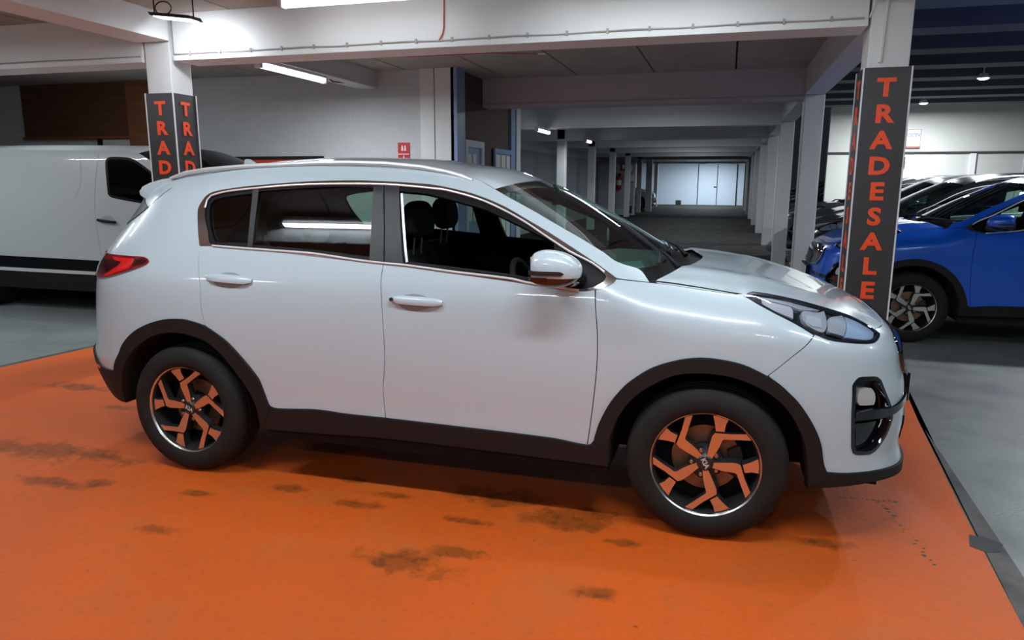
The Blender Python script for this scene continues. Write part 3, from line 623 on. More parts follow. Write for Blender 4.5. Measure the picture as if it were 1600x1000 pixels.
# outlines of the panels on that surface, in metres
TRACE = {
    'chrome_out': [(0.117,1.217),(0.058,1.318),(0.014,1.398),(0.018,1.431),(0.036,1.464),(0.073,1.484),(0.159,1.499),(0.322,1.516),(0.506,1.531),(0.686,1.542),(0.917,1.547),(1.08,1.543),(1.22,1.536),(1.346,1.526),(1.491,1.5),(1.575,1.479),(1.7,1.435),(1.824,1.376),(1.943,1.316),(2.037,1.264),(2.141,1.205),(2.217,1.159),(2.248,1.138),(2.255,1.131),(2.247,1.117),(2.221,1.102),(2.174,1.087),(2.137,1.081),(2.078,1.081),(1.87,1.099),(1.796,1.106),(1.518,1.131),(1.276,1.152),(1.159,1.158),(1.024,1.168),(0.779,1.184),(0.598,1.196),(0.411,1.207),(0.222,1.216)],
    'chrome_in': [(0.167,1.236),(0.144,1.279),(0.084,1.358),(0.064,1.399),(0.059,1.437),(0.079,1.462),(0.169,1.481),(0.353,1.499),(0.514,1.513),(0.695,1.522),(0.926,1.525),(1.088,1.523),(1.227,1.515),(1.354,1.504),(1.412,1.498),(1.58,1.459),(1.705,1.413),(1.828,1.355),(1.949,1.287),(2.042,1.236),(2.144,1.19),(2.202,1.153),(2.214,1.14),(2.206,1.123),(2.173,1.101),(2.136,1.091),(2.103,1.087),(1.869,1.11),(1.794,1.123),(1.516,1.143),(1.274,1.164),(1.157,1.17),(1.022,1.179),(0.775,1.202),(0.595,1.209),(0.409,1.215),(0.196,1.223)],
    'quarter_glass': [(0.157,1.284),(0.103,1.367),(0.082,1.419),(0.099,1.444),(0.178,1.461),(0.357,1.48),(0.402,1.233),(0.201,1.235)],
    'rear_glass': [(0.384,1.492),(0.698,1.512),(0.884,1.517),(1.036,1.512),(1.057,1.337),(1.078,1.189),(1.019,1.193),(0.773,1.212),(0.425,1.227)],
    'door_gap_mid': [(1.078,1.545),(1.13,1.316),(1.158,1.163),(1.156,1.098),(1.166,1.011),(1.174,0.875),(1.177,0.72),(1.17,0.642),(1.159,0.562),(1.165,0.414)],
    'door_gap_front': [(2.143,1.211),(2.152,1.174),(2.171,1.101),(2.179,1.017),(2.191,0.907),(2.194,0.793),(2.188,0.677),(2.17,0.495),(2.155,0.383)],
    'door_gap_rear': [(0.118,1.215),(0.135,1.148),(0.175,1.012),(0.176,0.931),(0.177,0.914),(0.183,0.867),(0.195,0.816)],
    'sill_top': [(0.523,0.413),(0.562,0.406),(0.784,0.421),(0.957,0.415),(1.165,0.414),(1.291,0.412),(1.986,0.399),(2.111,0.386),(2.156,0.382),(2.172,0.386),(2.188,0.407)],
    'arch_r_out': [(-0.359,0.51),(-0.321,0.59),(-0.284,0.671),(-0.208,0.748),(-0.116,0.802),(-0.031,0.831),(0.026,0.84),(0.092,0.841),(0.195,0.815),(0.292,0.748),(0.382,0.662),(0.467,0.558),(0.49,0.493),(0.514,0.423),(0.523,0.413)],
    'arch_r_in': [(-0.377,0.328),(-0.332,0.425),(-0.294,0.506),(-0.259,0.575),(-0.216,0.645),(-0.148,0.704),(-0.072,0.748),(0.021,0.769),(0.114,0.763),(0.217,0.725),(0.311,0.627),(0.387,0.524),(0.442,0.419),(0.459,0.287)],
    'sill_bot': [(0.459,0.287),(0.721,0.294),(1.149,0.31),(1.802,0.303),(2.251,0.292)],
    'arch_f_out': [(2.188,0.407),(2.199,0.459),(2.218,0.512),(2.249,0.578),(2.287,0.636),(2.332,0.689),(2.428,0.762),(2.526,0.802),(2.609,0.82),(2.69,0.822),(2.811,0.802),(2.929,0.746),(3.004,0.674),(3.069,0.581),(3.116,0.477),(3.148,0.361),(3.159,0.348)],
    'arch_f_in': [(2.251,0.292),(2.253,0.389),(2.256,0.427),(2.271,0.475),(2.293,0.532),(2.327,0.59),(2.368,0.639),(2.439,0.694),(2.529,0.743),(2.651,0.76),(2.771,0.749),(2.889,0.702),(2.966,0.638),(3.024,0.545),(3.061,0.449),(3.075,0.369),(3.069,0.277)],
    'fender_gap': [(3.134,0.934),(3.001,0.846),(2.95,0.803),(2.904,0.764),(2.909,0.762)],
    'fog': [(3.246,0.727),(3.255,0.741),(3.28,0.76),(3.323,0.76),(3.377,0.754),(3.399,0.739),(3.422,0.683),(3.468,0.605),(3.482,0.559),(3.443,0.49),(3.396,0.432),(3.363,0.416),(3.323,0.417),(3.285,0.421),(3.265,0.43),(3.252,0.455),(3.243,0.505),(3.238,0.613)],
    'foglamp': [(3.281,0.678),(3.298,0.703),(3.323,0.707),(3.356,0.703),(3.374,0.679),(3.374,0.642),(3.366,0.63),(3.32,0.632),(3.289,0.635),(3.278,0.652)],
    'headlamp': [(2.881,1.072),(2.916,1.086),(2.945,1.089),(3.092,1.075),(3.246,1.051),(3.378,1.019),(3.46,0.992),(3.507,0.957),(3.52,0.934),(3.519,0.915),(3.471,0.904),(3.402,0.891),(3.291,0.899),(3.187,0.915),(3.139,0.937),(3.078,0.976),(2.999,1.017),(2.93,1.05)],
    'hood_gap': [(2.258,1.133),(2.395,1.116),(2.576,1.099),(2.785,1.079),(2.878,1.071)],
    'apillar': [(1.642,1.509),(1.7,1.481),(1.85,1.411),(1.992,1.339),(2.084,1.292),(2.188,1.235),(2.234,1.205),(2.284,1.185),(2.326,1.174)],
    'apillar_base': [(2.326,1.174),(2.356,1.159),(2.395,1.116)],
    'tail_lamp': [(-0.633,1.145),(-0.462,1.148),(-0.28,1.149),(-0.186,1.149),(-0.157,1.138),(-0.148,1.125),(-0.161,1.112),(-0.266,1.072),(-0.388,1.038),(-0.449,1.026)],
    'lamp_bright': [(-0.435,1.137),(-0.249,1.137),(-0.243,1.113),(-0.256,1.087),(-0.402,1.039),(-0.447,1.034),(-0.345,1.092),(-0.328,1.115),(-0.398,1.123)],
    'lamp_dark': [(-0.633,1.114),(-0.395,1.121),(-0.334,1.116),(-0.353,1.091),(-0.452,1.042),(-0.523,1.048)],
    'lamp_tip': [(-0.24,1.138),(-0.182,1.143),(-0.162,1.134),(-0.157,1.125),(-0.17,1.117),(-0.242,1.096),(-0.241,1.115)],
    'hl_indicator': [(2.973,1.058),(3.121,1.033),(3.12,1.022),(3.087,0.992),(2.964,1.038)],
    'hl_led1': [(3.162,1.012),(3.188,1.017),(3.26,1.009),(3.321,1.013),(3.203,0.942),(3.169,0.946),(3.139,0.966),(3.135,0.988)],
    'hl_led2': [(3.29,0.986),(3.417,0.991),(3.412,0.985),(3.283,0.923),(3.223,0.941)],
    'hl_front': [(3.436,0.988),(3.49,0.954),(3.511,0.935),(3.5,0.917),(3.425,0.899),(3.284,0.918)],
    'hl_strip': [(2.911,1.072),(3.021,1.067),(3.181,1.04),(3.306,1.014),(3.176,1.021),(3.125,1.036),(2.979,1.062)],
    'hl_dots': [(3.172,1.002),(3.244,0.989),(3.203,0.958),(3.157,0.965),(3.147,0.981)],
}
mat('paint', (.8, .8, .8))
# ---------------------------------------------------------------- car panels cut from one body surface
def smooth_loop(pts, closed=True, step=.02, corner=38):
    n = len(pts); V = [Vector(p) for p in pts]
    def turn(i):
        a = V[i]-V[i-1]; b = V[(i+1) % n]-V[i]
        return math.degrees(a.angle(b, 0)) if a.length > 1e-6 and b.length > 1e-6 else 0
    isc = [(not closed and i in (0, n-1)) or turn(i) > corner for i in range(n)]
    out = []
    for i in range(n if closed else n-1):
        p1, p2 = V[i], V[(i+1) % n]
        p0 = V[i-1] if not isc[i] else p1-(p2-p1)
        p3 = V[(i+2) % n] if not isc[(i+1) % n] else p2+(p2-p1)
        L = (p2-p1).length
        if L < 1e-6: continue
        k = max(1, int(L/step+.5))
        d0, d2 = max((p1-p0).length, 1e-6), max((p3-p2).length, 1e-6)
        m1 = ((p2-p0)/(d0+L))*L; m2 = ((p3-p1)/(L+d2))*L
        for j in range(k):
            t = j/k
            out.append(p1*(1+2*t)*(1-t)**2+m1*t*(1-t)**2+p2*t*t*(3-2*t)+m2*t*t*(t-1))
    if not closed: out.append(V[-1])
    return [(p.x, p.y) for p in out]
def area2(l): return sum(l[i-1][0]*l[i][1]-l[i][0]*l[i-1][1] for i in range(len(l)))
def inset_loop(l, d):
    n = len(l); out = []
    for i in range(n):
        a = Vector(l[i])-Vector(l[i-1]); b = Vector(l[(i+1) % n])-Vector(l[i])
        a.normalize(); b.normalize(); na = Vector((-a.y, a.x)); nb = Vector((-b.y, b.x)); m = na+nb
        if m.length < .3: out.append(l[i]); continue
        m.normalize(); k = d/max(.45, m.dot(na)); out.append((l[i][0]+m.x*k, l[i][1]+m.y*k))
    return out
def inside(x, y, l):
    c = False; j = len(l)-1
    for i in range(len(l)):
        xi, yi = l[i]; xj, yj = l[j]
        if (yi > y) != (yj > y) and x < (xj-xi)*(y-yi)/(yj-yi)+xi: c = not c
        j = i
    return c
def panel(name, m, poly, off=0., holes=(), inset=0., thick=.012, step=.035, surf=None, mirror=False, raw=False):
    surf = surf or (lambda u, z: P(u, z, off))
    lp = poly if raw else smooth_loop(poly)
    if area2(lp) < 0: lp = lp[::-1]
    if inset: lp = inset_loop(lp, inset)
    hl = []
    for h in holes:
        q = smooth_loop(h)
        hl.append(q[::-1] if area2(q) > 0 else q)
    loops = [lp]+hl
    pts = []; edges = []
    for l in loops:
        b = len(pts); pts += l; edges += [(b+i, b+(i+1) % len(l)) for i in range(len(l))]
    xs = [p[0] for p in lp]; ys = [p[1] for p in lp]
    nb = len(pts)
    bnd = {}
    for p in pts: bnd.setdefault((int(p[0]/step), int(p[1]/step)), []).append(p)
    y = min(ys)+step/2; r = 0
    while y < max(ys):
        x = min(xs)+step*(.25 if r % 2 else .75)
        while x < max(xs):
            k = (int(x/step), int(y/step)); ok = True
            for a in (-1, 0, 1):
                for c in (-1, 0, 1):
                    for q in bnd.get((k[0]+a, k[1]+c), ()):
                        if (q[0]-x)**2+(q[1]-y)**2 < (step*.4)**2: ok = False
            if ok: pts.append((x, y))
            x += step
        y += step; r += 1
    vo, eo, fo, ov, oe, of = geometry.delaunay_2d_cdt([Vector(p) for p in pts], edges, [], 0, 1e-6)
    tri = []
    for f in fo:
        cx = sum(vo[i].x for i in f)/len(f); cy = sum(vo[i].y for i in f)/len(f)
        if inside(cx, cy, lp) and not any(inside(cx, cy, h) for h in hl): tri.append(tuple(f))
    used = sorted({i for f in tri for i in f}); ix = {i: k for k, i in enumerate(used)}
    e = 2e-3
    def frame(u, z):
        a = Vector(surf(u+e, z))-Vector(surf(u-e, z)); b = Vector(surf(u, z+e))-Vector(surf(u, z-e))
        n = a.cross(b); n.normalize(); return a/(2*e), b/(2*e), n
    V = []; NN = []; Fc = []
    for i in used:
        u, z = vo[i].x, vo[i].y
        V.append(Vector(surf(u, z))); NN.append(frame(u, z)[2])
    for f in tri:
        a, b, c = [vo[i] for i in f[:3]]
        Fc.append(tuple(ix[i] for i in (f if (b-a).cross(c-a) > 0 else f[::-1])))
    if thick:
        for l in loops:
            n = len(l); b0 = len(V)
            for i in range(n):
                u, z = l[i]; d = Vector(l[(i+1) % n])-Vector(l[i-1])
                a, b, nn = frame(u, z); o = a*d.y-b*d.x; o.normalize()
                p = Vector(surf(u, z)); V += [p, p-nn*thick]; NN += [(o+nn*.35).normalized(), o]
            for i in range(n):
                j = (i+1) % n; Fc.append((b0+2*i, b0+2*i+1, b0+2*j+1, b0+2*j))
    if mirror:
        V = [Vector((v.x, -v.y, v.z)) for v in V]; NN = [Vector((v.x, -v.y, v.z)) for v in NN]; Fc = [f[::-1] for f in Fc]
    return mesh(name, V, Fc, m, normals=NN)
def mirrored(me):
    V = [(v.co.x, -v.co.y, v.co.z) for v in me.vertices]; F = [tuple(reversed(p.vertices)) for p in me.polygons]
    NN = [None]*len(V)
    for l in me.loops: NN[l.vertex_index] = l.normal.copy()
    NN = [(n.x, -n.y, n.z) if n else (0, 0, 1) for n in NN]
    return mesh(me.name, V, F, me.materials[0], normals=NN)
def ribbon(name, m, curve, width, off, depth=.004):
    """thin strip that follows a curve drawn on the body surface"""
    c = smooth_loop(curve, False); L = []; R = []
    for i in range(len(c)):
        d = Vector(c[min(i+1, len(c)-1)])-Vector(c[max(i-1, 0)]); d.normalize(); n = Vector((-d.y, d.x))*width/2
        L.append((c[i][0]+n.x, c[i][1]+n.y)); R.append((c[i][0]-n.x, c[i][1]-n.y))
    V = [P(u, z, off) for u, z in L]+[P(u, z, off) for u, z in R]; k = len(c)
    return mesh(name, V, [(i, i+1, i+1+k, i+k) for i in range(k-1)], m, True)
tr = TRACE
co, ci = tr['chrome_out'], tr['chrome_in']
ao_r, ao_f, ai_r, ai_f = tr['arch_r_out'], tr['arch_f_out'], tr['arch_r_in'], tr['arch_f_in']
gm, gf, gr = tr['door_gap_mid'], tr['door_gap_front'], tr['door_gap_rear']
hl, st = tr['headlamp'], tr['sill_top']
def TE(u):
    if u < 1.4: return T(u)
    k = min(1, (u-1.4)/.243); return T(u)*(1-k)+(1.6155-.4383*(u-1.4))*k if u < 1.643 else 1.509
roof_us = [UR+(1.643-UR)*i/60 for i in range(61)]
front_open = [(1.172,1.496),(1.30,1.487),(1.38,1.472),(1.506,1.445),(1.629,1.414),(1.712,1.382),(1.83,1.335),(1.963,1.278),(1.972,1.243),(1.964,1.113),(1.868,1.121),(1.793,1.131),(1.515,1.154),(1.263,1.171),(1.245,1.231)]
bump_r = [(-.359,.51),(-.423,.508),(-.508,.516),(-.56,.55),(-.66,.585),(-.9,.60),(UR,.60)]
poly_body = (gr[:-1]+[(.195,.816)]+ao_r[8:None:-1][0:0]+[p for p in ao_r[:8]][::-1]+bump_r[1:]+[(UR, 1.0), (UR, T(UR)-.002)]
             +[(u, TE(u)) for u in roof_us[2:-1:2]]+tr['apillar']+tr['apillar_base'][1:]+[tr['hood_gap'][0]]+co[22:0:-1])
poly_rdoor = gm[2:]+st[3:0:-1]+ao_r[8:][::-1]+gr[:-1][::-1]+co[:0:-1][:5]
poly_rdoor = gr[:-1]+ao_r[8:-1]+st[:5]+gm[2:-1][::-1]+co[34:]
poly_fdoor = gm[2:-1]+st[4:9]+gf[2:-1][::-1]+co[27:33]
hood_edge_uz = tr['hood_gap'][1:]+hl[1:9]+[(3.60,.929),(3.72,.926),(3.9,.925),(UF,.925)]
poly_fender = co[24:27]+gf[3:-1]+st[8:]+ao_f[1:12]+[tr['fender_gap'][3],tr['fender_gap'][2],tr['fender_gap'][1],tr['fender_gap'][0]]+hl[15:]+[hl[0]]+tr['hood_gap'][1:-1][::-1]+[co[23]]
bump_f = [(3.155,.35),(3.217,.344),(3.321,.34),(3.459,.333),(3.62,.318),(3.8,.305),(UF,.30)]
poly_bumper = [tr['fender_gap'][0],tr['fender_gap'][1],tr['fender_gap'][2],tr['fender_gap'][3]]+ao_f[12:-1]+bump_f+[(UF,.6),(UF,.925),(3.9,.925),(3.72,.926),(3.60,.929)]+hl[8:15]
clad_r = ao_r+[(.50,.36),(.459,.287)]+ai_r[:-1][::-1]
clad_rb = bump_r+[(UR,.36),(-.9,.36),(-.66,.372),(-.60,.395),(-.55,.345),(-.46,.325),(-.377,.328),(-.36,.42)]
clad_s = st+[(2.205,.36),(2.251,.292)]+tr['sill_bot'][::-1]+[(.50,.36)]
clad_f = ao_f+[(3.12,.31),(3.069,.277)]+ai_f[1:-1][::-1]+[(2.251,.292),(2.205,.36)]
lip_f = bump_f+[(UF,.265),(3.75,.27),(3.6,.282),(3.448,.292),(3.353,.294),(3.212,.287),(3.069,.277),(3.12,.31)]
pane_f = front_open
bpost_r = [rp for rp in [(1.030,1.520),(1.083,1.5235),(1.13,1.316),(1.157,1.172),(1.082,1.1775),(1.060,1.337)]]
bpost_f = [(1.088,1.5235),(1.168,1.5205),(1.172,1.496),(1.240,1.231),(1.258,1.166),(1.162,1.172),(1.136,1.316)]
def car_side():
    """specs for the near (right) side: name, mesh, material key, parent key"""
    L = []
    A = lambda name, me, par=None, key=None, label=None: L.append(dict(name=name, me=me, par=par, key=key or name, label=label))
    g = .0022
    A('side_panel', panel('side_panel', 'paint', poly_body, 0, inset=g*.5))
    A('rear_door', panel('rear_door', 'paint', poly_rdoor, .001, inset=g))
    A('front_door', panel('front_door', 'paint', poly_fdoor, .001, inset=g))
    A('front_wing', panel('front_wing', 'paint', poly_fender, .0, inset=g))
    A('front_bumper', panel('front_bumper', 'paint', poly_bumper, .0, holes=[tr['fog']], inset=g*.7))
    for nm, c in (('door_gap', gm), ('door_gap', gf), ('door_gap', gr), ('wing_gap', tr['fender_gap'][:4]), ('bonnet_gap', tr['hood_gap'])):
        A(nm, ribbon(nm, 'gap', c, .016, -.006))
    A('sill_gap', ribbon('sill_gap', 'gap', st[1:9], .022, -.005))
    A('arch_cladding', panel('arch_cladding', 'cladding', clad_r, .014, thick=.05), key='arch_r')
    A('bumper_cladding', panel('bumper_cladding', 'cladding', clad_rb, .010, thick=.03))
    A('sill_cladding', panel('sill_cladding', 'cladding', clad_s, .012, thick=.04))
    A('arch_cladding', panel('arch_cladding', 'cladding', clad_f, .014, thick=.05), key='arch_f')
    A('bumper_lip', panel('bumper_lip', 'cladding', lip_f, .010, thick=.04))
    A('window_surround', panel('window_surround', 'chrome', co, .004, holes=[ci], thick=.006, step=.05), label='satin chrome window surround')
    A('window_frame', panel('window_frame', 'satin_black', ci, -.004, holes=[tr['quarter_glass'], tr['rear_glass'], front_open], thick=.02, step=.05))
    A('pillar_trim', panel('pillar_trim', 'pillar_black', bpost_r, .003, thick=.006), key='bp1')
    A('pillar_trim', panel('pillar_trim', 'pillar_black', bpost_f, .003, thick=.006), key='bp2')
    A('glass_divider', panel('glass_divider', 'pillar_black', [(.350,1.498),(.384,1.501),(.425,1.216),(.397,1.217)], .001, thick=.006))
    A('quarter_glass', panel('quarter_glass', 'glass_side', tr['quarter_glass'], -.012, thick=0))
    A('rear_window', panel('rear_window', 'glass_tint', tr['rear_glass'], -.012, thick=0))
    A('front_window', panel('front_window', 'glass_side', front_open, -.012, thick=0))
    bead = lambda pts, r: MB().tube([P(u, z, .007) for u, z in smooth_loop(pts, False, .03)], r, 8).mesh('chrome_glint', 'bead', True)  # pale line on the surround, stands in for the highlight on the chrome
    A('chrome_glint', bead([(u, z-.005) for u, z in ci[26:]], .0052), key='bead1')
    A('chrome_glint', bead([(u, z+.006) for u, z in ci[3:22]], .0045), key='bead2')
    # window guide of the lowered pane
    A('window_channel', ribbon('window_channel', 'rail_silver', [(1.187,1.487),(1.258,1.231),(1.276,1.172)], .012, .0015))
    # lamps
    A('head_lamp', panel('head_lamp', 'lamp_bezel', hl, -.040, thick=0, surf=lambda u, z: P(u, z, -.045)), label='dark head lamp with chrome reflectors and clear lens')
    A('lens', panel('lens', 'glass_lamp', hl, .001, thick=0), 'head_lamp')
    A('lamp_rim', panel('lamp_rim', 'lamp_bezel', smooth_loop(hl), .0, holes=[inset_loop(hl, -.009 if area2(hl) < 0 else .009)], thick=.045, raw=True), 'head_lamp')
    for nm, k, mt, of in (('indicator', 'hl_indicator', 'lamp_grey', -.012), ('projector', 'hl_led1', 'lamp_reflector', -.014), ('projector', 'hl_led2', 'lamp_reflector', -.014), ('main_reflector', 'hl_front', 'lamp_blue', -.018), ('light_strip', 'hl_strip', 'lamp_reflector', -.024), ('projector_lens', 'hl_dots', 'lamp_grey', -.009)):
        A(nm, panel(nm, mt, tr[k], of, thick=.02), 'head_lamp', key=k)
    A('tail_lamp', panel('tail_lamp', 'lamp_red', [(-.80,1.145)]+tr['tail_lamp'][1:]+[(-.56,1.02),(-.80,1.03)], .010, thick=.02), label='wedge shaped dark red tail lamp')
    A('brake_light', panel('brake_light', 'lamp_red_bright', tr['lamp_bright'], .0112, thick=.002), 'tail_lamp')
    A('lamp_shade', panel('lamp_shade', 'lamp_red_dark', tr['lamp_dark'], .0110, thick=.002), 'tail_lamp')
    A('lamp_tip', panel('lamp_tip', 'lamp_red_dark', tr['lamp_tip'], .0110, thick=.002), 'tail_lamp')
    A('rear_reflector', panel('rear_reflector', 'lamp_red_bright', [(-.60,.520),(-.50,.512),(-.505,.495),(-.60,.50)], .013, thick=.01))
    A('rear_pillar_trim', panel('rear_pillar_trim', 'pillar_black', [(-.70,1.455),(-.62,1.452),(-.424,1.401),(-.476,1.363),(-.545,1.328),(-.66,1.30)], .006, thick=.01))
    A('spoiler_seam', ribbon('spoiler_seam', 'gap', [(-.30,1.506),(-.36,1.455),(-.424,1.401)], .004, .0006))
    A('rear_glass', panel('rear_glass', 'gloss_black', [(-.72,1.46),(-.74,1.30),(-.80,1.22),(UR,1.22),(UR,1.46)], .006, thick=.01))
    A('fog_housing', panel('fog_housing', 'gloss_black', tr['fog'], -.045, thick=0), label='glossy black fog lamp surround')
    A('surround_wall', panel('surround_wall', 'gloss_black', smooth_loop(tr['fog']), .002, holes=[inset_loop(tr['fog'], .016 if area2(tr['fog']) > 0 else -.016)], thick=.05, raw=True), 'fog_housing')
    A('fog_lamp', panel('fog_lamp', 'lamp_grey', tr['foglamp'], -.016, thick=.03), 'fog_housing')
    A('blade', panel('blade', 'gloss_black', [(3.255,.612),(3.33,.618),(3.45,.612),(3.60,.622),(3.76,.632),(3.76,.607),(3.60,.594),(3.46,.578),(3.33,.578),(3.255,.585)], .010, thick=.03), 'fog_housing')
    A('lower_dish', panel('lower_dish', 'gloss_black', [(3.28,.55),(3.47,.548),(3.39,.445),(3.30,.435)], -.030, thick=.02), 'fog_housing')
    A('grille', panel('grille', 'gloss_black', [(3.62,.885),(3.60,.80),(3.68,.72),(3.85,.70),(UF,.70),(UF,.90),(3.8,.905)], .010, thick=.02), label='glossy black front grille')
    A('grille_rim', ribbon('grille_rim', 'chrome', [(3.64,.90),(3.60,.85),(3.615,.78),(3.68,.715),(3.85,.695),(UF-.01,.695)], .016, .016))
    A('lower_intake', panel('lower_intake', 'satin_black', [(3.66,.52),(3.72,.40),(UF,.39),(UF,.54)], .006, thick=.02))
    # wheel arch liners
    for key, arch in (('liner_r', ai_r), ('liner_f', ai_f)):
        c = smooth_loop(arch, False); k = len(c)
        V = [P(u, z, .008) for u, z in c]
        V = V+[(x, -.44, z) for x, y, z in V]
        F_ = [(i, i+1, i+1+k, i+k) for i in range(k-1)]
        cx = sum(v[0] for v in V)/len(V); V.append((cx, -.44, .30)); F_ += [(k+i, k+i+1, 2*k) for i in range(k-1)]
        A('arch_liner', mesh('arch_liner', V, F_, 'gap'), key=key)
    # inner lining of the cabin
    top = [(u, TE(u)-.02) for u in roof_us[14:-1:2]]+[(u-.02, z-.012) for u, z in tr['apillar']]
    A('cabin_lining', panel('cabin_lining', 'cabin', top+[(2.30,1.05),(2.12,.95),(2.12,.45),(.62,.45),(.50,.88),(-.45,.95)], -.03, holes=[tr['quarter_glass'], tr['rear_glass'], front_open], thick=0, step=.06))
    return L
def handle(u0, z0, u1, z1, keyhole):
    """bar handle standing off the door on the body surface"""
    b = MB(); n = 14; rows_ = []
    for i in range(n+1):
        t = i/n; u = u0+(u1-u0)*t; z = z0+(z1-z0)*t
        h = .021*(1-(abs(2*t-1))**5*.55)
        o0 = .004; o1 = .030*(1-(abs(2*t-1))**4*.55)
        dip = 1.0
        rows_.append([P(u, z-h, o0+(.010 if .15 < t < .85 else 0)), P(u, z-h*.9, o1*.8), P(u, z-h*.3, o1), P(u, z+h*.45, o1), P(u, z+h*.95, o1*.7), P(u, z+h, o0+(.010 if .2 < t < .72 else 0))])
    V = [p for r in rows_ for p in r]; m_ = 6
    F_ = [(i*m_+k, (i+1)*m_+k, (i+1)*m_+(k+1) % m_, i*m_+(k+1) % m_) for i in range(n) for k in range(m_)]
    F_ += [tuple(range(m_)), tuple(reversed([n*m_+k for k in range(m_)]))]
    b.add(V, F_)
    return b.mesh('door_handle', 'paint', True)
def shade_disc(u, z, ru, rz):  # flat grey ellipse: shade of the handle cup put in as colour
    V = []; F_ = []; n = 24; k = 6
    for i in range(k+1):
        r = i/k
        for j in range(n):
            a = 2*math.pi*j/n; V.append(P(u+ru*r*math.cos(a), z+rz*r*math.sin(a), .0016-.0*(1-r*r)))
    for i in range(k):
        for j in range(n): F_.append((i*n+j, (i+1)*n+j, (i+1)*n+(j+1) % n, i*n+(j+1) % n))
    return mesh('handle_shade', V, F_, 'recess_shade', True)
mat('bead', (.80, .81, .83), .25, metal=.15)  # near-white colour for the highlight line on the chrome
mat('recess_shade', (.34, .34, .37), .45)  # grey for the shaded handle cup, no real hollow
# ---- hood, screen, roof
E_pts = [P(u, z) for u, z in smooth_loop(hood_edge_uz, False)]
_ex = []
for p in E_pts:
    if not _ex or p[0] > _ex[-1][0]+.004: _ex.append(p)
yE = _lerp_spline([(p[0], -p[1]) for p in _ex]); zE = _lerp_spline([(p[0], p[2]) for p in _ex])
XN = _ex[-1][0]
ZCH = _lerp_spline([(2.3,1.168),(2.45,1.163),(2.6,1.155),(2.75,1.138),(3.0,1.084),(3.2,1.022),(3.33,.970),(XN,.925)])
def H(x, y):
    s = min(1., abs(y)/max(yE(min(x, XN)), .02)); zc = ZCH(x); f = .35*s*s+.65*s**5
    fade = max(0., min(1., (3.25-x)/.5))
    return zc+(zE(min(x, XN))-zc)*f+.011*math.exp(-((s-.66)/.11)**2)*fade
cowl = [(2.41,-.772),(2.455,-.66),(2.505,-.53),(2.555,-.33),(2.582,-.15),(2.59,0.)]
def build_hood():
    edge = [(p[0], p[1]) for p in _ex][2:]
    lp = cowl[::-1]+edge+[(x, -y) for x, y in edge[::-1][1:]]+[(x, -y) for x, y in cowl[:-1]]
    return panel('bonnet', 'paint', lp, surf=lambda x, y: (x, y, H(x, y)), inset=.002, thick=.012, step=.035, raw=False)
def grid(name, m, rows_, smooth=True):
    k = len(rows_[0]); V = [p for r in rows_ for p in r]
    return mesh(name, V, [(i*k+j, (i+1)*k+j, (i+1)*k+j+1, i*k+j+1) for i in range(len(rows_)-1) for j in range(k-1)], m, smooth)
ap = [P(u, z) for u, z in smooth_loop(tr['apillar'], False, .03)]
def screen_pt(i, s, d=0.):
    a = ap[i]; t = i/(len(ap)-1); xc = 1.70+(2.43-1.70)*t; zc = 1.550+(1.155-1.550)*t+.018*math.sin(math.pi*t); k = 1-abs(s)**2.6
    return (a[0]+(xc-a[0])*k, -s*a[1]*(1-.003), a[2]+(zc-a[2])*k-d)
def build_screen():
    ss = [-1+i/12 for i in range(25)]
    return grid('windscreen', 'glass_screen', [[screen_pt(i, s) for s in ss] for i in range(len(ap))])
def roof_row(u, d=0.):
    e = P(u, TE(u)); k = max(0., min(1., (u-1.15)/.493)); bow = .047*k*k; cr = .058 if u > -.2 else .058*max(0., (u-UR)/(-.2-UR))
    cr = cr*(1-k)+.036*k; ss = [-1+i/12 for i in range(25)]
    return [(e[0]+bow*(1-s*s), -s*e[1], e[2]+cr*(1-s*s)-d*(1 if abs(s) < .99 else .4)) for s in ss]
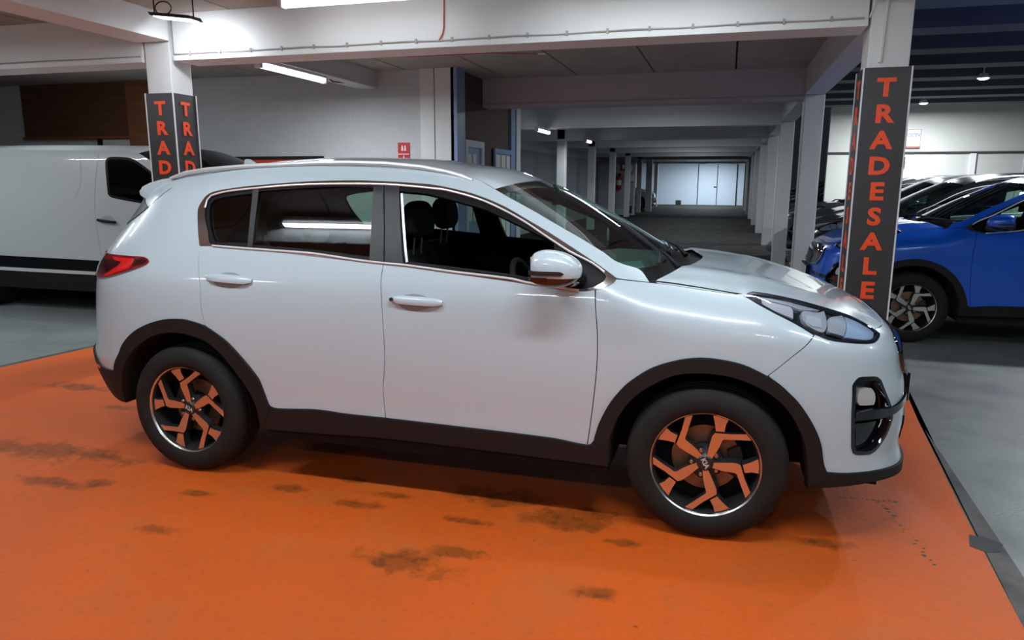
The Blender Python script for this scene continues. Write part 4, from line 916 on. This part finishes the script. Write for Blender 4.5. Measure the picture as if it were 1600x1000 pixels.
def build_rest():
    L = []
    A = lambda name, me, par=None, key=None, label=None: L.append(dict(name=name, me=me, par=par, key=key or name, label=label))
    A('bonnet', build_hood())
    A('windscreen', build_screen())
    A('roof', grid('roof', 'paint', [roof_row(u) for u in roof_us]))
    A('headliner', grid('headliner', 'headliner', [roof_row(u, .035) for u in roof_us[12:]]))
    # cowl between glass and bonnet
    ss = [-1+i/12 for i in range(25)]; base_ = [screen_pt(len(ap)-1, s, .004) for s in ss]
    def cowl_x(y):
        y = abs(y)
        for (x0, y0), (x1, y1) in zip(cowl, cowl[1:]):
            if -y0 >= y >= -y1: return x0+(x1-x0)*((-y0-y)/((-y0)-(-y1)))
        return cowl[0][0]
    rws = []
    for t in (0, .25, .5, .75, 1):
        rws.append([(b[0]*(1-t)+(cowl_x(b[1])+.02)*t, b[1], b[2]*(1-t)+(H(cowl_x(b[1])+.03, b[1])-.014)*t-.022*math.sin(math.pi*t)-.01*t) for b in base_])
    A('cowl_panel', grid('cowl_panel', 'satin_black', rws))
    for s, (y0, y1) in ((0, (-.52, .02)), (1, (.10, .60))):
        p0 = (2.50, y0, 1.150); p1 = (2.36, y1, 1.188); 
        A('wiper', MB().tube([p0, (2.47, y0+.03, 1.178), (2.44, y0+.14, 1.190), p1], [.014, .011, .008, .006], 8).mesh('wiper', 'satin_black', True), key='wiper%d' % s)
        A('wiper_blade', MB().tube([(2.415, y0-.08, 1.177), (2.40, y0+.16, 1.180), (2.345, y1+.14, 1.187)], .007, 6).mesh('wiper_blade', 'gap', True), 'wiper%d' % s, key='blade%d' % s)
    # roof rails
    rr = [(-.24,1.555),(-.14,1.583),(-.012,1.600),(.25,1.619),(.64,1.633),(.83,1.635),(1.05,1.629),(1.25,1.611),(1.38,1.588),(1.46,1.568),(1.52,1.549)]
    for sd, key in ((-1, 'rail_r'), (1, 'rail_l')):
        pts = [(x, sd*(abs(P(x, min(z, TE(x)))[1])+(.0 if 0 < i < len(rr)-1 else .0)), z) for i, (x, z) in enumerate(rr)]
        pts = [tuple(v) for v in pts]
        A('roof_rail', MB().tube(pts, [.007]+[.012]*(len(pts)-2)+[.008], 8).mesh('roof_rail', 'rail_silver', True), key=key)
        foot = MB()
        foot.prism([(-.24,1.550),(-.14,1.572),(.02,1.592),(.02,1.572),(-.1,1.560)], sd*.565-.010, sd*.565+.010)
        A('rail_foot', foot.mesh('rail_foot', 'rail_silver'), key, key=key+'f')
    # spoiler
    rows_ = []
    for s in [-1+i/10 for i in range(21)]:
        y = s*.575; e = abs(s)**4*.07
        rows_.append([(-.20, y, 1.560+.05*(1-s*s)), (-.34+e*.5, y, 1.550+.04*(1-s*s)), (-.46+e, y, 1.530+.03*(1-s*s)), (-.515+e, y, 1.508+.028*(1-s*s)), (-.527+e, y, 1.490+.026*(1-s*s)), (-.513+e, y, 1.468+.02*(1-s*s)), (-.46+e, y, 1.460+.016*(1-s*s)), (-.30, y, 1.50)])
    V = [p for r in rows_ for p in r]; k = 8
    F_ = [(i*k+j, i*k+j+1, (i+1)*k+j+1, (i+1)*k+j) for i in range(20) for j in range(k-1)]+[tuple(range(k)), tuple(reversed(range(20*k, 21*k)))]
    A('spoiler', MB().add(V, F_).mesh('spoiler', 'paint', True))
    ck = [(-.2,1.565),(-.30,1.548),(-.39,1.524),(-.445,1.505),(-.475,1.486),(-.472,1.462),(-.44,1.440),(-.375,1.395),(-.26,1.49)]
    for sd, key in ((-1, 'cheek_r'), (1, 'cheek_l')):
        A('spoiler_cheek', MB().prism(ck, sd*.50, sd*.572).mesh('spoiler_cheek', 'paint', bevel=.008), 'spoiler', key=key)
    A('antenna', MB().prism([(-.19,1.625),(-.05,1.628),(-.085,1.634),(-.125,1.658),(-.150,1.672),(-.172,1.672)], -.018, .018).mesh('antenna', 'paint', bevel=.006), label='small shark fin antenna')
    # floor pan and bulkheads
    A('underbody', MB().box(.45, 2.24, -.84, .84, .23, .34).box(-.66, .46, -.43, .43, .25, .46).box(2.22, 3.36, -.43, .43, .23, .46).box(3.10, 3.40, -.62, .62, .235, .30).mesh('underbody', 'gap'))
    A('bulkhead', MB().box(2.16, 2.22, -.74, .74, .34, 1.06).box(-.52, -.46, -.60, .60, .46, .95).mesh('bulkhead', 'gap'))
    A('dashboard', MB().prism([(1.86,.80),(1.84,1.02),(1.90,1.10),(2.05,1.125),(2.30,1.118),(2.36,1.08),(2.20,.80)], -.715, .715).mesh('dashboard', 'dash', bevel=.015))
    wv = MB().lathe([(.175+.015*math.cos(a), .015*math.sin(a)) for a in [2*math.pi*k/8 for k in range(9)]], 28)
    wv.box(-.17, .17, -.012, .012, -.022, .022).box(-.05, .05, -.02, .025, -.05, .05)
    sw = wv.mesh('steering_wheel', 'cabin', True); sw.transform(Matrix.Translation((1.74, -.37, .985)) @ Matrix.Rotation(math.radians(90), 4, 'Z') @ Matrix.Rotation(math.radians(-24), 4, 'X'))
    A('steering_wheel', sw)
    for key, sx, sy, recl in (('seat_r', 1.42, -.37, 20), ('seat_l', 1.28, .37, 20)):
        se = MB().box(-.25, .25, -.25, .25, 0, .17).mesh('front_seat', 'seat_cloth', True, .05, 3); se.transform(Matrix.Translation((sx-.02, sy, .42)))
        A('front_seat', se, key=key)
        bk = MB().add([(-.06,-.24,0),(.06,-.24,0),(.06,.24,0),(-.06,.24,0),(-.05,-.25,.35),(.07,-.25,.35),(.07,.25,.35),(-.05,.25,.35),(-.045,-.17,.63),(.03,-.17,.63),(.03,.17,.63),(-.045,.17,.63)], [(0,3,2,1),(0,1,5,4),(1,2,6,5),(2,3,7,6),(3,0,4,7),(4,5,9,8),(5,6,10,9),(6,7,11,10),(7,4,8,11),(8,9,10,11)]).mesh('seat_back', 'seat_cloth', True, .035, 3)
        bk.transform(Matrix.Translation((sx-.24, sy, .56)) @ Matrix.Rotation(math.radians(-12), 4, 'Y'))
        A('seat_back', bk, key, key=key+'b')
        hr = superell('head_rest', 'seat_cloth', .058, .135, .098, .72); hr.transform(Matrix.Translation((sx-.365+.08, sy, 1.345)) @ Matrix.Rotation(math.radians(-6), 4, 'Y'))
        A('head_rest', hr, key, key=key+'h')
        A('head_rest_post', MB().tube([(sx-.30, sy-.05, 1.16), (sx-.288, sy-.05, 1.28)], .0065, 8).tube([(sx-.30, sy+.05, 1.16), (sx-.288, sy+.05, 1.28)], .0065, 8).mesh('head_rest_post', 'steel_nut', True), key, key=key+'p')
    rb = MB().box(.30, .78, -.62, .62, .44, .60).mesh('rear_bench', 'seat_cloth', True, .05, 3); A('rear_bench', rb)
    rbk = MB().box(-.07, .07, -.62, .62, 0, .58).mesh('bench_back', 'seat_cloth', True, .04, 3); rbk.transform(Matrix.Translation((.28, 0, .56)) @ Matrix.Rotation(math.radians(-18), 4, 'Y')); A('bench_back', rbk, 'rear_bench')
    for y in (-.38, .38):
        h = superell('head_rest', 'seat_cloth', .05, .13, .07, .72); h.transform(Matrix.Translation((.07, y, 1.20))); A('head_rest', h, 'rear_bench', key='rhr%d' % (y > 0))
    A('number_plate', MB().box(3.535, 3.575, -.26, .26, .53, .665).mesh('number_plate', 'satin_black', bevel=.004))
    A('plate_face', boxme('plate_face', 'plate_yellow', 3.5755, 3.578, -.25, .25, .54, .655), 'number_plate')
    A('rear_view_mirror', MB().box(1.80, 1.825, -.12, .12, 1.42, 1.485).tube([(1.815, 0, 1.48), (1.78, 0, 1.53)], .01, 6).mesh('rear_view_mirror', 'cabin', bevel=.006))
    return L
def mirror_unit():
    L = []
    A = lambda name, me, par=None, key=None, label=None: L.append(dict(name=name, me=me, par=par, key=key or name, label=label))
    c = Vector((2.022, -1.005, 1.184))
    def shape(me):
        for v in me.vertices:
            k = v.co.x/.115
            v.co.z *= 1-.16*k-.10*k*k; v.co.y *= 1-.12*k; v.co.z += -.004*k
            if v.co.x < -.085: v.co.x = -.085-(abs(v.co.x)-.085)*.35
        me.update(); return me
    def shell(name, m, lo, hi, sc):
        me = shape(superell(name, m, .115, .085, .078, .78, 28, 40))
        bm = bmesh.new(); bm.from_mesh(me)
        bmesh.ops.bisect_plane(bm, geom=list(bm.verts)+list(bm.edges)+list(bm.faces), plane_co=(0, 0, lo), plane_no=(0, 0, -1), clear_outer=True)
        bmesh.ops.bisect_plane(bm, geom=list(bm.verts)+list(bm.edges)+list(bm.faces), plane_co=(0, 0, hi), plane_no=(0, 0, 1), clear_outer=True)
        bm.to_mesh(me); bm.free(); me.transform(Matrix.Translation(c) @ Matrix.Scale(sc, 4)); me.polygons.foreach_set('use_smooth', [True]*len(me.polygons)); return me
    A('door_mirror', shell('door_mirror', 'paint', -.030, .1, 1.0), label='painted door mirror with dark base')
    A('mirror_base', shell('mirror_base', 'gloss_black', -.1, -.026, .985), 'door_mirror')
    ind = MB(); xs = [-.098+.155*i/10 for i in range(11)]
    V = []
    for x in xs:
        k = x/.115; yy = -.085*(1-.12*k)*(max(0, 1-abs(k)**2.6))**(1/2.6)*1.0-.0035
        h = .010 if x < .04 else .010*(.058-x)/.018
        V += [(x, yy, -.010-h*.9), (x, yy-.002, -.010+h)]
    ind.add(V, [(2*i, 2*i+2, 2*i+3, 2*i+1) for i in range(10)]); im = ind.mesh('indicator_strip', 'lamp_bezel', True); im.transform(Matrix.Translation(c)); A('indicator_strip', im, 'door_mirror')
    low = MB(); V = []
    for i in range(9):
        x = -.100+.085*i/8; k = x/.115; yy = -.085*(1-.12*k)*(max(0, 1-abs(k)**2.6))**(1/2.6)-.002
        V += [(x, yy+.012, -.055+.010*abs(i-4)/4), (x, yy, -.027)]
    low.add(V, [(2*i, 2*i+2, 2*i+3, 2*i+1) for i in range(8)]); lm = low.mesh('lower_lamp', 'amber_dark', True); lm.transform(Matrix.Translation(c)); A('lower_lamp', lm, 'door_mirror')
    gl = MB().add([(-.088, -.07, -.05), (-.088, .06, -.05), (-.088, .06, .055), (-.088, -.07, .055)], [(0, 3, 2, 1)]).mesh('mirror_glass', 'lamp_reflector'); gl.transform(Matrix.Translation(c)); A('mirror_glass', gl, 'door_mirror')
    arm = MB().tube([c+Vector((.05, .03, -.045)), c+Vector((.07, .09, -.05)), Vector((2.10, -.85, 1.125))], [.034, .030, .034], 10).mesh('mirror_arm', 'gloss_black', True); A('mirror_arm', arm, 'door_mirror')
    return L
# ---- wheels
def wheel_meshes():
    L = []
    A = lambda name, me, n=1, par=None: L.append((name, me))
    W = {}
    R0 = .345
    prof = [(.222, .030), (.2325, .016), (.245, .006), (.268, .0), (.295, .001), (.318, .010), (.333, .022), (.3405, .036), (.3445, .050)]
    for g0 in (.075, .112, .148):
        prof += [(.345, g0-.008), (.338, g0-.006), (.338, g0+.004), (.345, g0+.006)]
    prof += [(.3445, .175), (.338, .192), (.318, .215), (.28, .225), (.222, .205)]
    t = MB().lathe(prof, 72); W['tyre'] = t.mesh('wheel', 'rubber', True)
    W['lip'] = MB().lathe([(.2300, .026), (.2335, .014), (.2345, .012), (.2300, .0155), (.2265, .020), (.2258, .032)], 72).mesh('rim_lip', 'alloy_face', True)
    W['barrel'] = MB().lathe([(.2260, .022), (.2195, .05), (.205, .10), (.200, .19)], 60).mesh('rim_barrel', 'alloy_dark', True)
    arm = [(.025,.150),(.070,.40),(.105,.555),(.155,.628),(.45,.632),(.73,.665),(.845,.550),(.60,.535),(.325,.515),(.292,.490),(.245,.35),(.19,.225),(.12,.100)]
    stub = [(.165,.662),(.145,.80),(.098,.985),(.385,.918),(.335,.80),(.322,.664)]
    Rr = .2275
    b = MB()
    for poly in (arm, stub):
        q = [(x*Rr, z*Rr) for x, z in poly]; n = len(q)
        cx = sum(p[0] for p in q)/n; cz = sum(p[1] for p in q)/n
        tris = geometry.tessellate_polygon([[Vector((x, z, 0)) for x, z in q]])
        b.add([(x, .030+.012*(1-min(1, math.hypot(x, z)/.2)), z) for x, z in q], [tuple(tt) for tt in tris])
    W['spoke'] = b.mesh('spoke', 'alloy_face')
    b = MB()
    for poly in (arm, stub):
        q = [(x*Rr, z*Rr) for x, z in poly]; n = len(q); cx = sum(p[0] for p in q)/n; cz = sum(p[1] for p in q)/n
        f = lambda x, z: .0305+.012*(1-min(1, math.hypot(x, z)/.2))
        V = [(x, f(x, z), z) for x, z in q]+[(cx+(x-cx)*1.16, f(x, z)+.045, cz+(z-cz)*1.16) for x, z in q]
        b.add(V, [(i, (i+1) % n, (i+1) % n+n, i+n) for i in range(n)])
    W['spoke_side'] = b.mesh('spoke_side', 'alloy_dark')
    W['hub'] = MB().lathe([(0, .034), (.030, .034), (.036, .040), (.046, .048), (.075, .056), (.075, .12)], 30).mesh('hub_cap', 'alloy_dark', True)
    W['nut'] = MB().lathe([(0, .040), (.008, .040), (.0105, .043), (.0105, .062)], 6).mesh('lug_nut', 'steel_nut')
    W['nutwell'] = MB().lathe([(.0115, .056), (.017, .050), (.020, .062)], 14).mesh('nut_seat', 'alloy_dark', True)
    W['disc'] = MB().lathe([(.07, .115), (.148, .115), (.148, .135)], 48).mesh('brake_disc', 'brake_disc', True)
    W['back'] = MB().lathe([(0, .150), (.205, .150), (.205, .19)], 40).mesh('back_plate', 'gap', True)
    W['caliper'] = MB().prism([(.16*math.cos(a), .16*math.sin(a)) for a in [-.5+.1*k for k in range(11)]]+[(.10*math.cos(a), .10*math.sin(a)) for a in [.5-.1*k for k in range(11)]], .085, .15).mesh('brake_caliper', 'brake_dark', bevel=.006)
    W['logo'] = text_mesh('hub_lettering', 'KIA', .030, 'rail_silver', .0006, .0009)
    return W
WM = wheel_meshes()
SIDE = car_side()
h1 = handle(1.213, 1.005, 1.476, .998, True); h2 = handle(.203, 1.067, .460, 1.057, False)
SIDE += [dict(name='door_handle', me=h1, par='front_door', key='h1', label=None), dict(name='door_handle', me=h2, par='rear_door', key='h2', label=None),
         dict(name='handle_shade', me=shade_disc(1.335, .992, .085, .040), par='front_door', key='hr1', label=None), dict(name='handle_shade', me=shade_disc(.325, 1.052, .085, .040), par='rear_door', key='hr2', label=None),
         dict(name='key_barrel', me=MB().tube([P(1.228, 1.006, .020), P(1.228, 1.006, .030)], .009, 12).mesh('key_barrel', 'brake_dark'), par='front_door', key='kb', label=None)]
SIDE += mirror_unit()
REST = build_rest()
FAR = [dict(s, me=mirrored(s['me'])) for s in SIDE]
_pc = {}
def paint_mesh(me, paint):
    if not me.materials or me.materials[0] is None or me.materials[0].name != 'paint': return me
    k = (me.name, paint)
    if k not in _pc:
        c = me.copy(); c.materials[0] = MATS[paint]; _pc[k] = c
    return _pc[k]
def build_car(name, loc, rz, paint, label, group=None, open_window=False, simple=False):
    root = tag(empty(name, loc, rz), label, 'car', group)
    skip = {'steering_wheel', 'rear_view_mirror', 'window_channel', 'key_barrel'} if simple else set()
    for side, specs in ((0, SIDE), (1, FAR), (2, REST)):
        made = {}
        for s in specs:
            if s['name'] in skip: continue
            if side == 0 and open_window and s['key'] == 'front_window': continue
            if s['name'] == 'window_channel' and not (open_window and side == 0): continue
            o = obj(s['name'], paint_mesh(s['me'], paint), made.get(s['par']) or root)
            made[s['key']] = o
            if s['label'] and not s['par']: o['label'] = s['label']
    for x, rot in ((0., math.radians(-31)), (2.67, 0.)):
        for sd in (-1, 1):
            wh = obj('wheel', WM['tyre'], root, (x, sd*.902, .345), (0, 0, 0 if sd < 0 else math.pi))
            for k_, nm in (('lip', 'rim_lip'), ('barrel', 'rim_barrel'), ('hub', 'hub_cap'), ('disc', 'brake_disc'), ('back', 'back_plate'), ('caliper', 'brake_caliper')):
                if simple and k_ in ('caliper',): continue
                obj(nm, WM[k_], wh)
            for i in range(5):
                a = rot+i*math.radians(72)
                obj('spoke', WM['spoke'], wh, rot=(0, a, 0)); obj('spoke_side', WM['spoke_side'], wh, rot=(0, a, 0))
                if not simple:
                    b = a+math.radians(-20); p_ = (.058*math.sin(b), 0, .058*math.cos(b))
                    obj('lug_nut', WM['nut'], wh, p_); obj('nut_seat', WM['nutwell'], wh, p_)
            if not simple: obj('hub_lettering', WM['logo'], wh, (0, .0333, 0), (math.pi/2, math.radians(62)+rot*1.2, 0))
    return root
# ---------------------------------------------------------------- cars
car = build_car('car', (0, 0, .004), 0, 'paint_white', 'white crossover car with lowered front window parked on the orange bay', open_window=True)
o = obj('paper_sheet', MB().add([(2.13,-.62,1.152),(2.26,-.66,1.146),(2.34,-.46,1.146),(2.30,-.30,1.160),(2.16,-.40,1.158)], [(0, 1, 2, 3, 4)]).mesh('paper_sheet', 'paper')); tag(o, 'pale green sheet of paper on the dashboard of the white car', 'paper')
build_car('car', (7.13, 4.70, 0), math.pi, 'paint_blue', 'bright blue car parked beside the column sign')
build_car('car', (7.25, 7.40, 0), math.pi, 'paint_black', 'black car parked directly behind the bright blue car', simple=True)
build_car('car', (7.45, 9.62, 0), math.pi, 'paint_navy', 'dark navy car third in the row behind the blue car', simple=True)
build_car('car', (7.30, 12.05, 0), math.pi, 'paint_charcoal', 'charcoal car with its nose out between two columns', simple=True)
build_car('car', (8.0, 14.35, 0), math.pi, 'paint_grey', 'grey car parked nearest the pale hall wall', simple=True)
GC = 'dark cars deep in the corridor'
for x, y, p_ in ((7.55, 20.6, 'paint_black'), (7.6, 25.6, 'paint_charcoal'), (7.75, 30.4, 'paint_black')):
    build_car('car', (x, y, 0), math.pi, p_, 'dark car nosing out behind the columns deep in the corridor', GC, simple=True)
build_car('car', (-4.55, 36.2, 0), 0, 'paint_silver', 'silver car nosing out behind a pillar before the far wall', simple=True)
# ---------------------------------------------------------------- van
VY, VC = 2.74, 3.71
vw = _lerp_spline([(.2, .03), (.5, .0), (1.1, .0), (1.3, .012), (1.6, .055), (1.8, .095), (1.9, .13)])
def PV(x, z, off=0.):
    y = VY+vw(z)-off
    if x > -2.95:
        k = (x+2.95)/.80; y += .42*k**3
    if x < -7.3: y += .25*((-7.3-x)/.3)**2*.5
    return (x, y, z)
def vpanel(name, m, poly, off=0., holes=(), thick=.012, step=.07):
    return panel(name, m, poly, holes=holes, thick=thick, step=step, surf=lambda x, z: PV(x, z, off))
def vmir(me):
    c = mirrored(me); c.transform(Matrix.Translation((0, 2*VC, 0))); return c
van = tag(empty('van', (0, 0, 0)), 'white panel van parked behind the left column sign', 'van')
win = [(-4.065,1.745),(-4.045,1.785),(-3.99,1.800),(-3.76,1.790),(-3.66,1.765),(-3.50,1.68),(-3.36,1.588),(-3.12,1.40),(-3.20,1.24),(-3.596,1.293),(-3.97,1.350),(-4.015,1.385)]
arc = lambda cx: [(cx+.40*math.cos(a), .33+.40*math.sin(a)) for a in [math.pi*k/12 for k in range(13)]]
roofline = [(-7.3,1.885),(-5.5,1.888),(-4.15,1.868),(-3.9,1.863),(-3.737,1.855),(-3.62,1.835)]
apil = [(-3.62,1.835),(-3.535,1.800),(-3.382,1.717),(-3.1,1.50),(-2.82,1.27)]
body = [(-7.6,.40),(-7.6,1.3),(-7.5,1.78)]+roofline+apil[1:]+[(-2.60,1.16),(-2.35,1.05),(-2.19,.85),(-2.15,.52)]+[(-2.5,.48)]+arc(-3.0)[:]+[(-3.42,.40),(-5.75,.40)]+arc(-6.2)+[(-6.62,.40)]
sp = vpanel('side_panel', 'paint_van', body, 0, [win])
obj('side_panel', sp, van); obj('side_panel', vmir(sp), van)
fr = vpanel('window_seal', 'satin_black', win, -.002, [inset_loop(win, .028 if area2(win) > 0 else -.028)], .02)
gl = vpanel('door_window', 'glass_dark', win, -.01, (), 0)
for me in (fr, gl): obj(me.name.split('.')[0], me, van); obj(me.name.split('.')[0], vmir(me), van)
for nm, m, pl, of in (('lower_band', 'satin_black', [(-5.74,.645),(-4.5,.632),(-3.43,.615),(-3.41,.50),(-4.5,.505),(-5.78,.512)], .012),
                      ('band_trim', 'pillar_paint', [(-5.78,.508),(-4.5,.500),(-3.42,.494),(-3.42,.462),(-4.5,.462),(-5.78,.468)], .016),
                      ('sill_panel', 'cladding', [(-5.78,.462),(-3.42,.458),(-3.42,.26),(-5.78,.26)], .006),
                      ('lower_band', 'satin_black', [(-7.58,.66),(-6.66,.652),(-6.64,.40),(-7.58,.40)], .012)):
    me = vpanel(nm, m, pl, of); obj(nm, me, van); obj(nm, vmir(me), van)
for cv in ([(-4.16,1.84),(-4.19,1.5),(-4.20,1.1),(-4.17,.66)], [(-3.22,1.22),(-3.15,1.0),(-3.2,.78),(-3.38,.70)], [(-4.42,1.80),(-4.40,1.5),(-4.47,1.34),(-4.62,1.29)]):
    c = smooth_loop(cv, False, .05); k = len(c)
    V = [PV(x-.004, z, .001) for x, z in c]+[PV(x+.004, z, .001) for x, z in c]
    obj('panel_seam', mesh('panel_seam', V, [(i, i+1, i+1+k, i+k) for i in range(k-1)], 'grey_wall'), van)
obj('door_handle', MB().tube([PV(-4.15,1.096,.02), PV(-4.12,1.094,.035), PV(-3.93,1.076,.035), PV(-3.90,1.074,.02)], .016, 8).mesh('door_handle', 'satin_black', True), van)
obj('handle_shade', mesh('handle_shade', [PV(-4.03+.09*math.cos(a), 1.10+.045*math.sin(a), .002) for a in [2*math.pi*k/20 for k in range(20)]], [tuple(range(20))], 'grey_wall'), van)  # flat grey disc painted as the shade behind the van's handle
def vrow(x, z, cr):
    y0 = PV(x, z)[1]; hw = VC-y0
    return [(x, VC+s*hw, z+cr*(1-abs(s)**2.6)) for s in [-1+i/8 for i in range(17)]]
obj('roof', grid('roof', 'paint_van', [vrow(x, z, .085) for x, z in [(-7.5,1.78)]+smooth_loop(roofline, False, .3)]), van)
def arow(x, z, bow):
    y0 = PV(x, z)[1]; hw = VC-y0
    return [(x+bow*(1-s*s), VC+s*hw, z+.085*(1-abs(s)**2.6)*(1-max(0, min(1, (1.835-z)/.3)))) for s in [-1+i/8 for i in range(17)]]
obj('windscreen', grid('windscreen', 'glass_dark', [arow(x, z, .22*i/12) for i, (x, z) in enumerate(smooth_loop(apil, False, .09))]), van)
obj('bonnet', grid('bonnet', 'paint_van', [arow(x, z, .22-.05*i) for i, (x, z) in enumerate([(-2.82,1.27),(-2.60,1.16),(-2.35,1.05),(-2.19,.85),(-2.15,.52),(-2.2,.3)])]), van)
obj('rear_doors', grid('rear_doors', 'paint_van', [[(-7.6 if z < 1.5 else -7.5, y, z) for y in (2.85, 3.71, 4.57)] for z in (.4, 1.3, 1.78)]), van)
obj('underbody', boxme('underbody', 'gap', -7.4, -2.4, 2.98, 4.44, .24, .45), van)
hd = superell('head_rest', 'seat_cloth', .06, .13, .12, .75); obj('head_rest', hd, van, (-3.86, 3.2, 1.56)); 
obj('seat_back', MB().box(-.08, .08, -.25, .25, 0, .6).mesh('seat_back', 'seat_cloth', True, .04, 3), van, (-3.92, 3.2, .85))
for x in (-3.0, -6.2):
    for sd in (-1, 1):
        wh = obj('wheel', WM['tyre'], van, (x, VC+sd*.95, .345), (0, 0, 0 if sd < 0 else math.pi))
        obj('hub_cap', MB().lathe([(0, .03), (.06, .03), (.10, .05), (.2, .03), (.225, .03)], 30).mesh('hub_cap', 'lamp_grey', True), wh)
        obj('arch_liner', MB().lathe([(.39, .0), (.39, .3)], 24).mesh('arch_liner', 'gap'), wh)
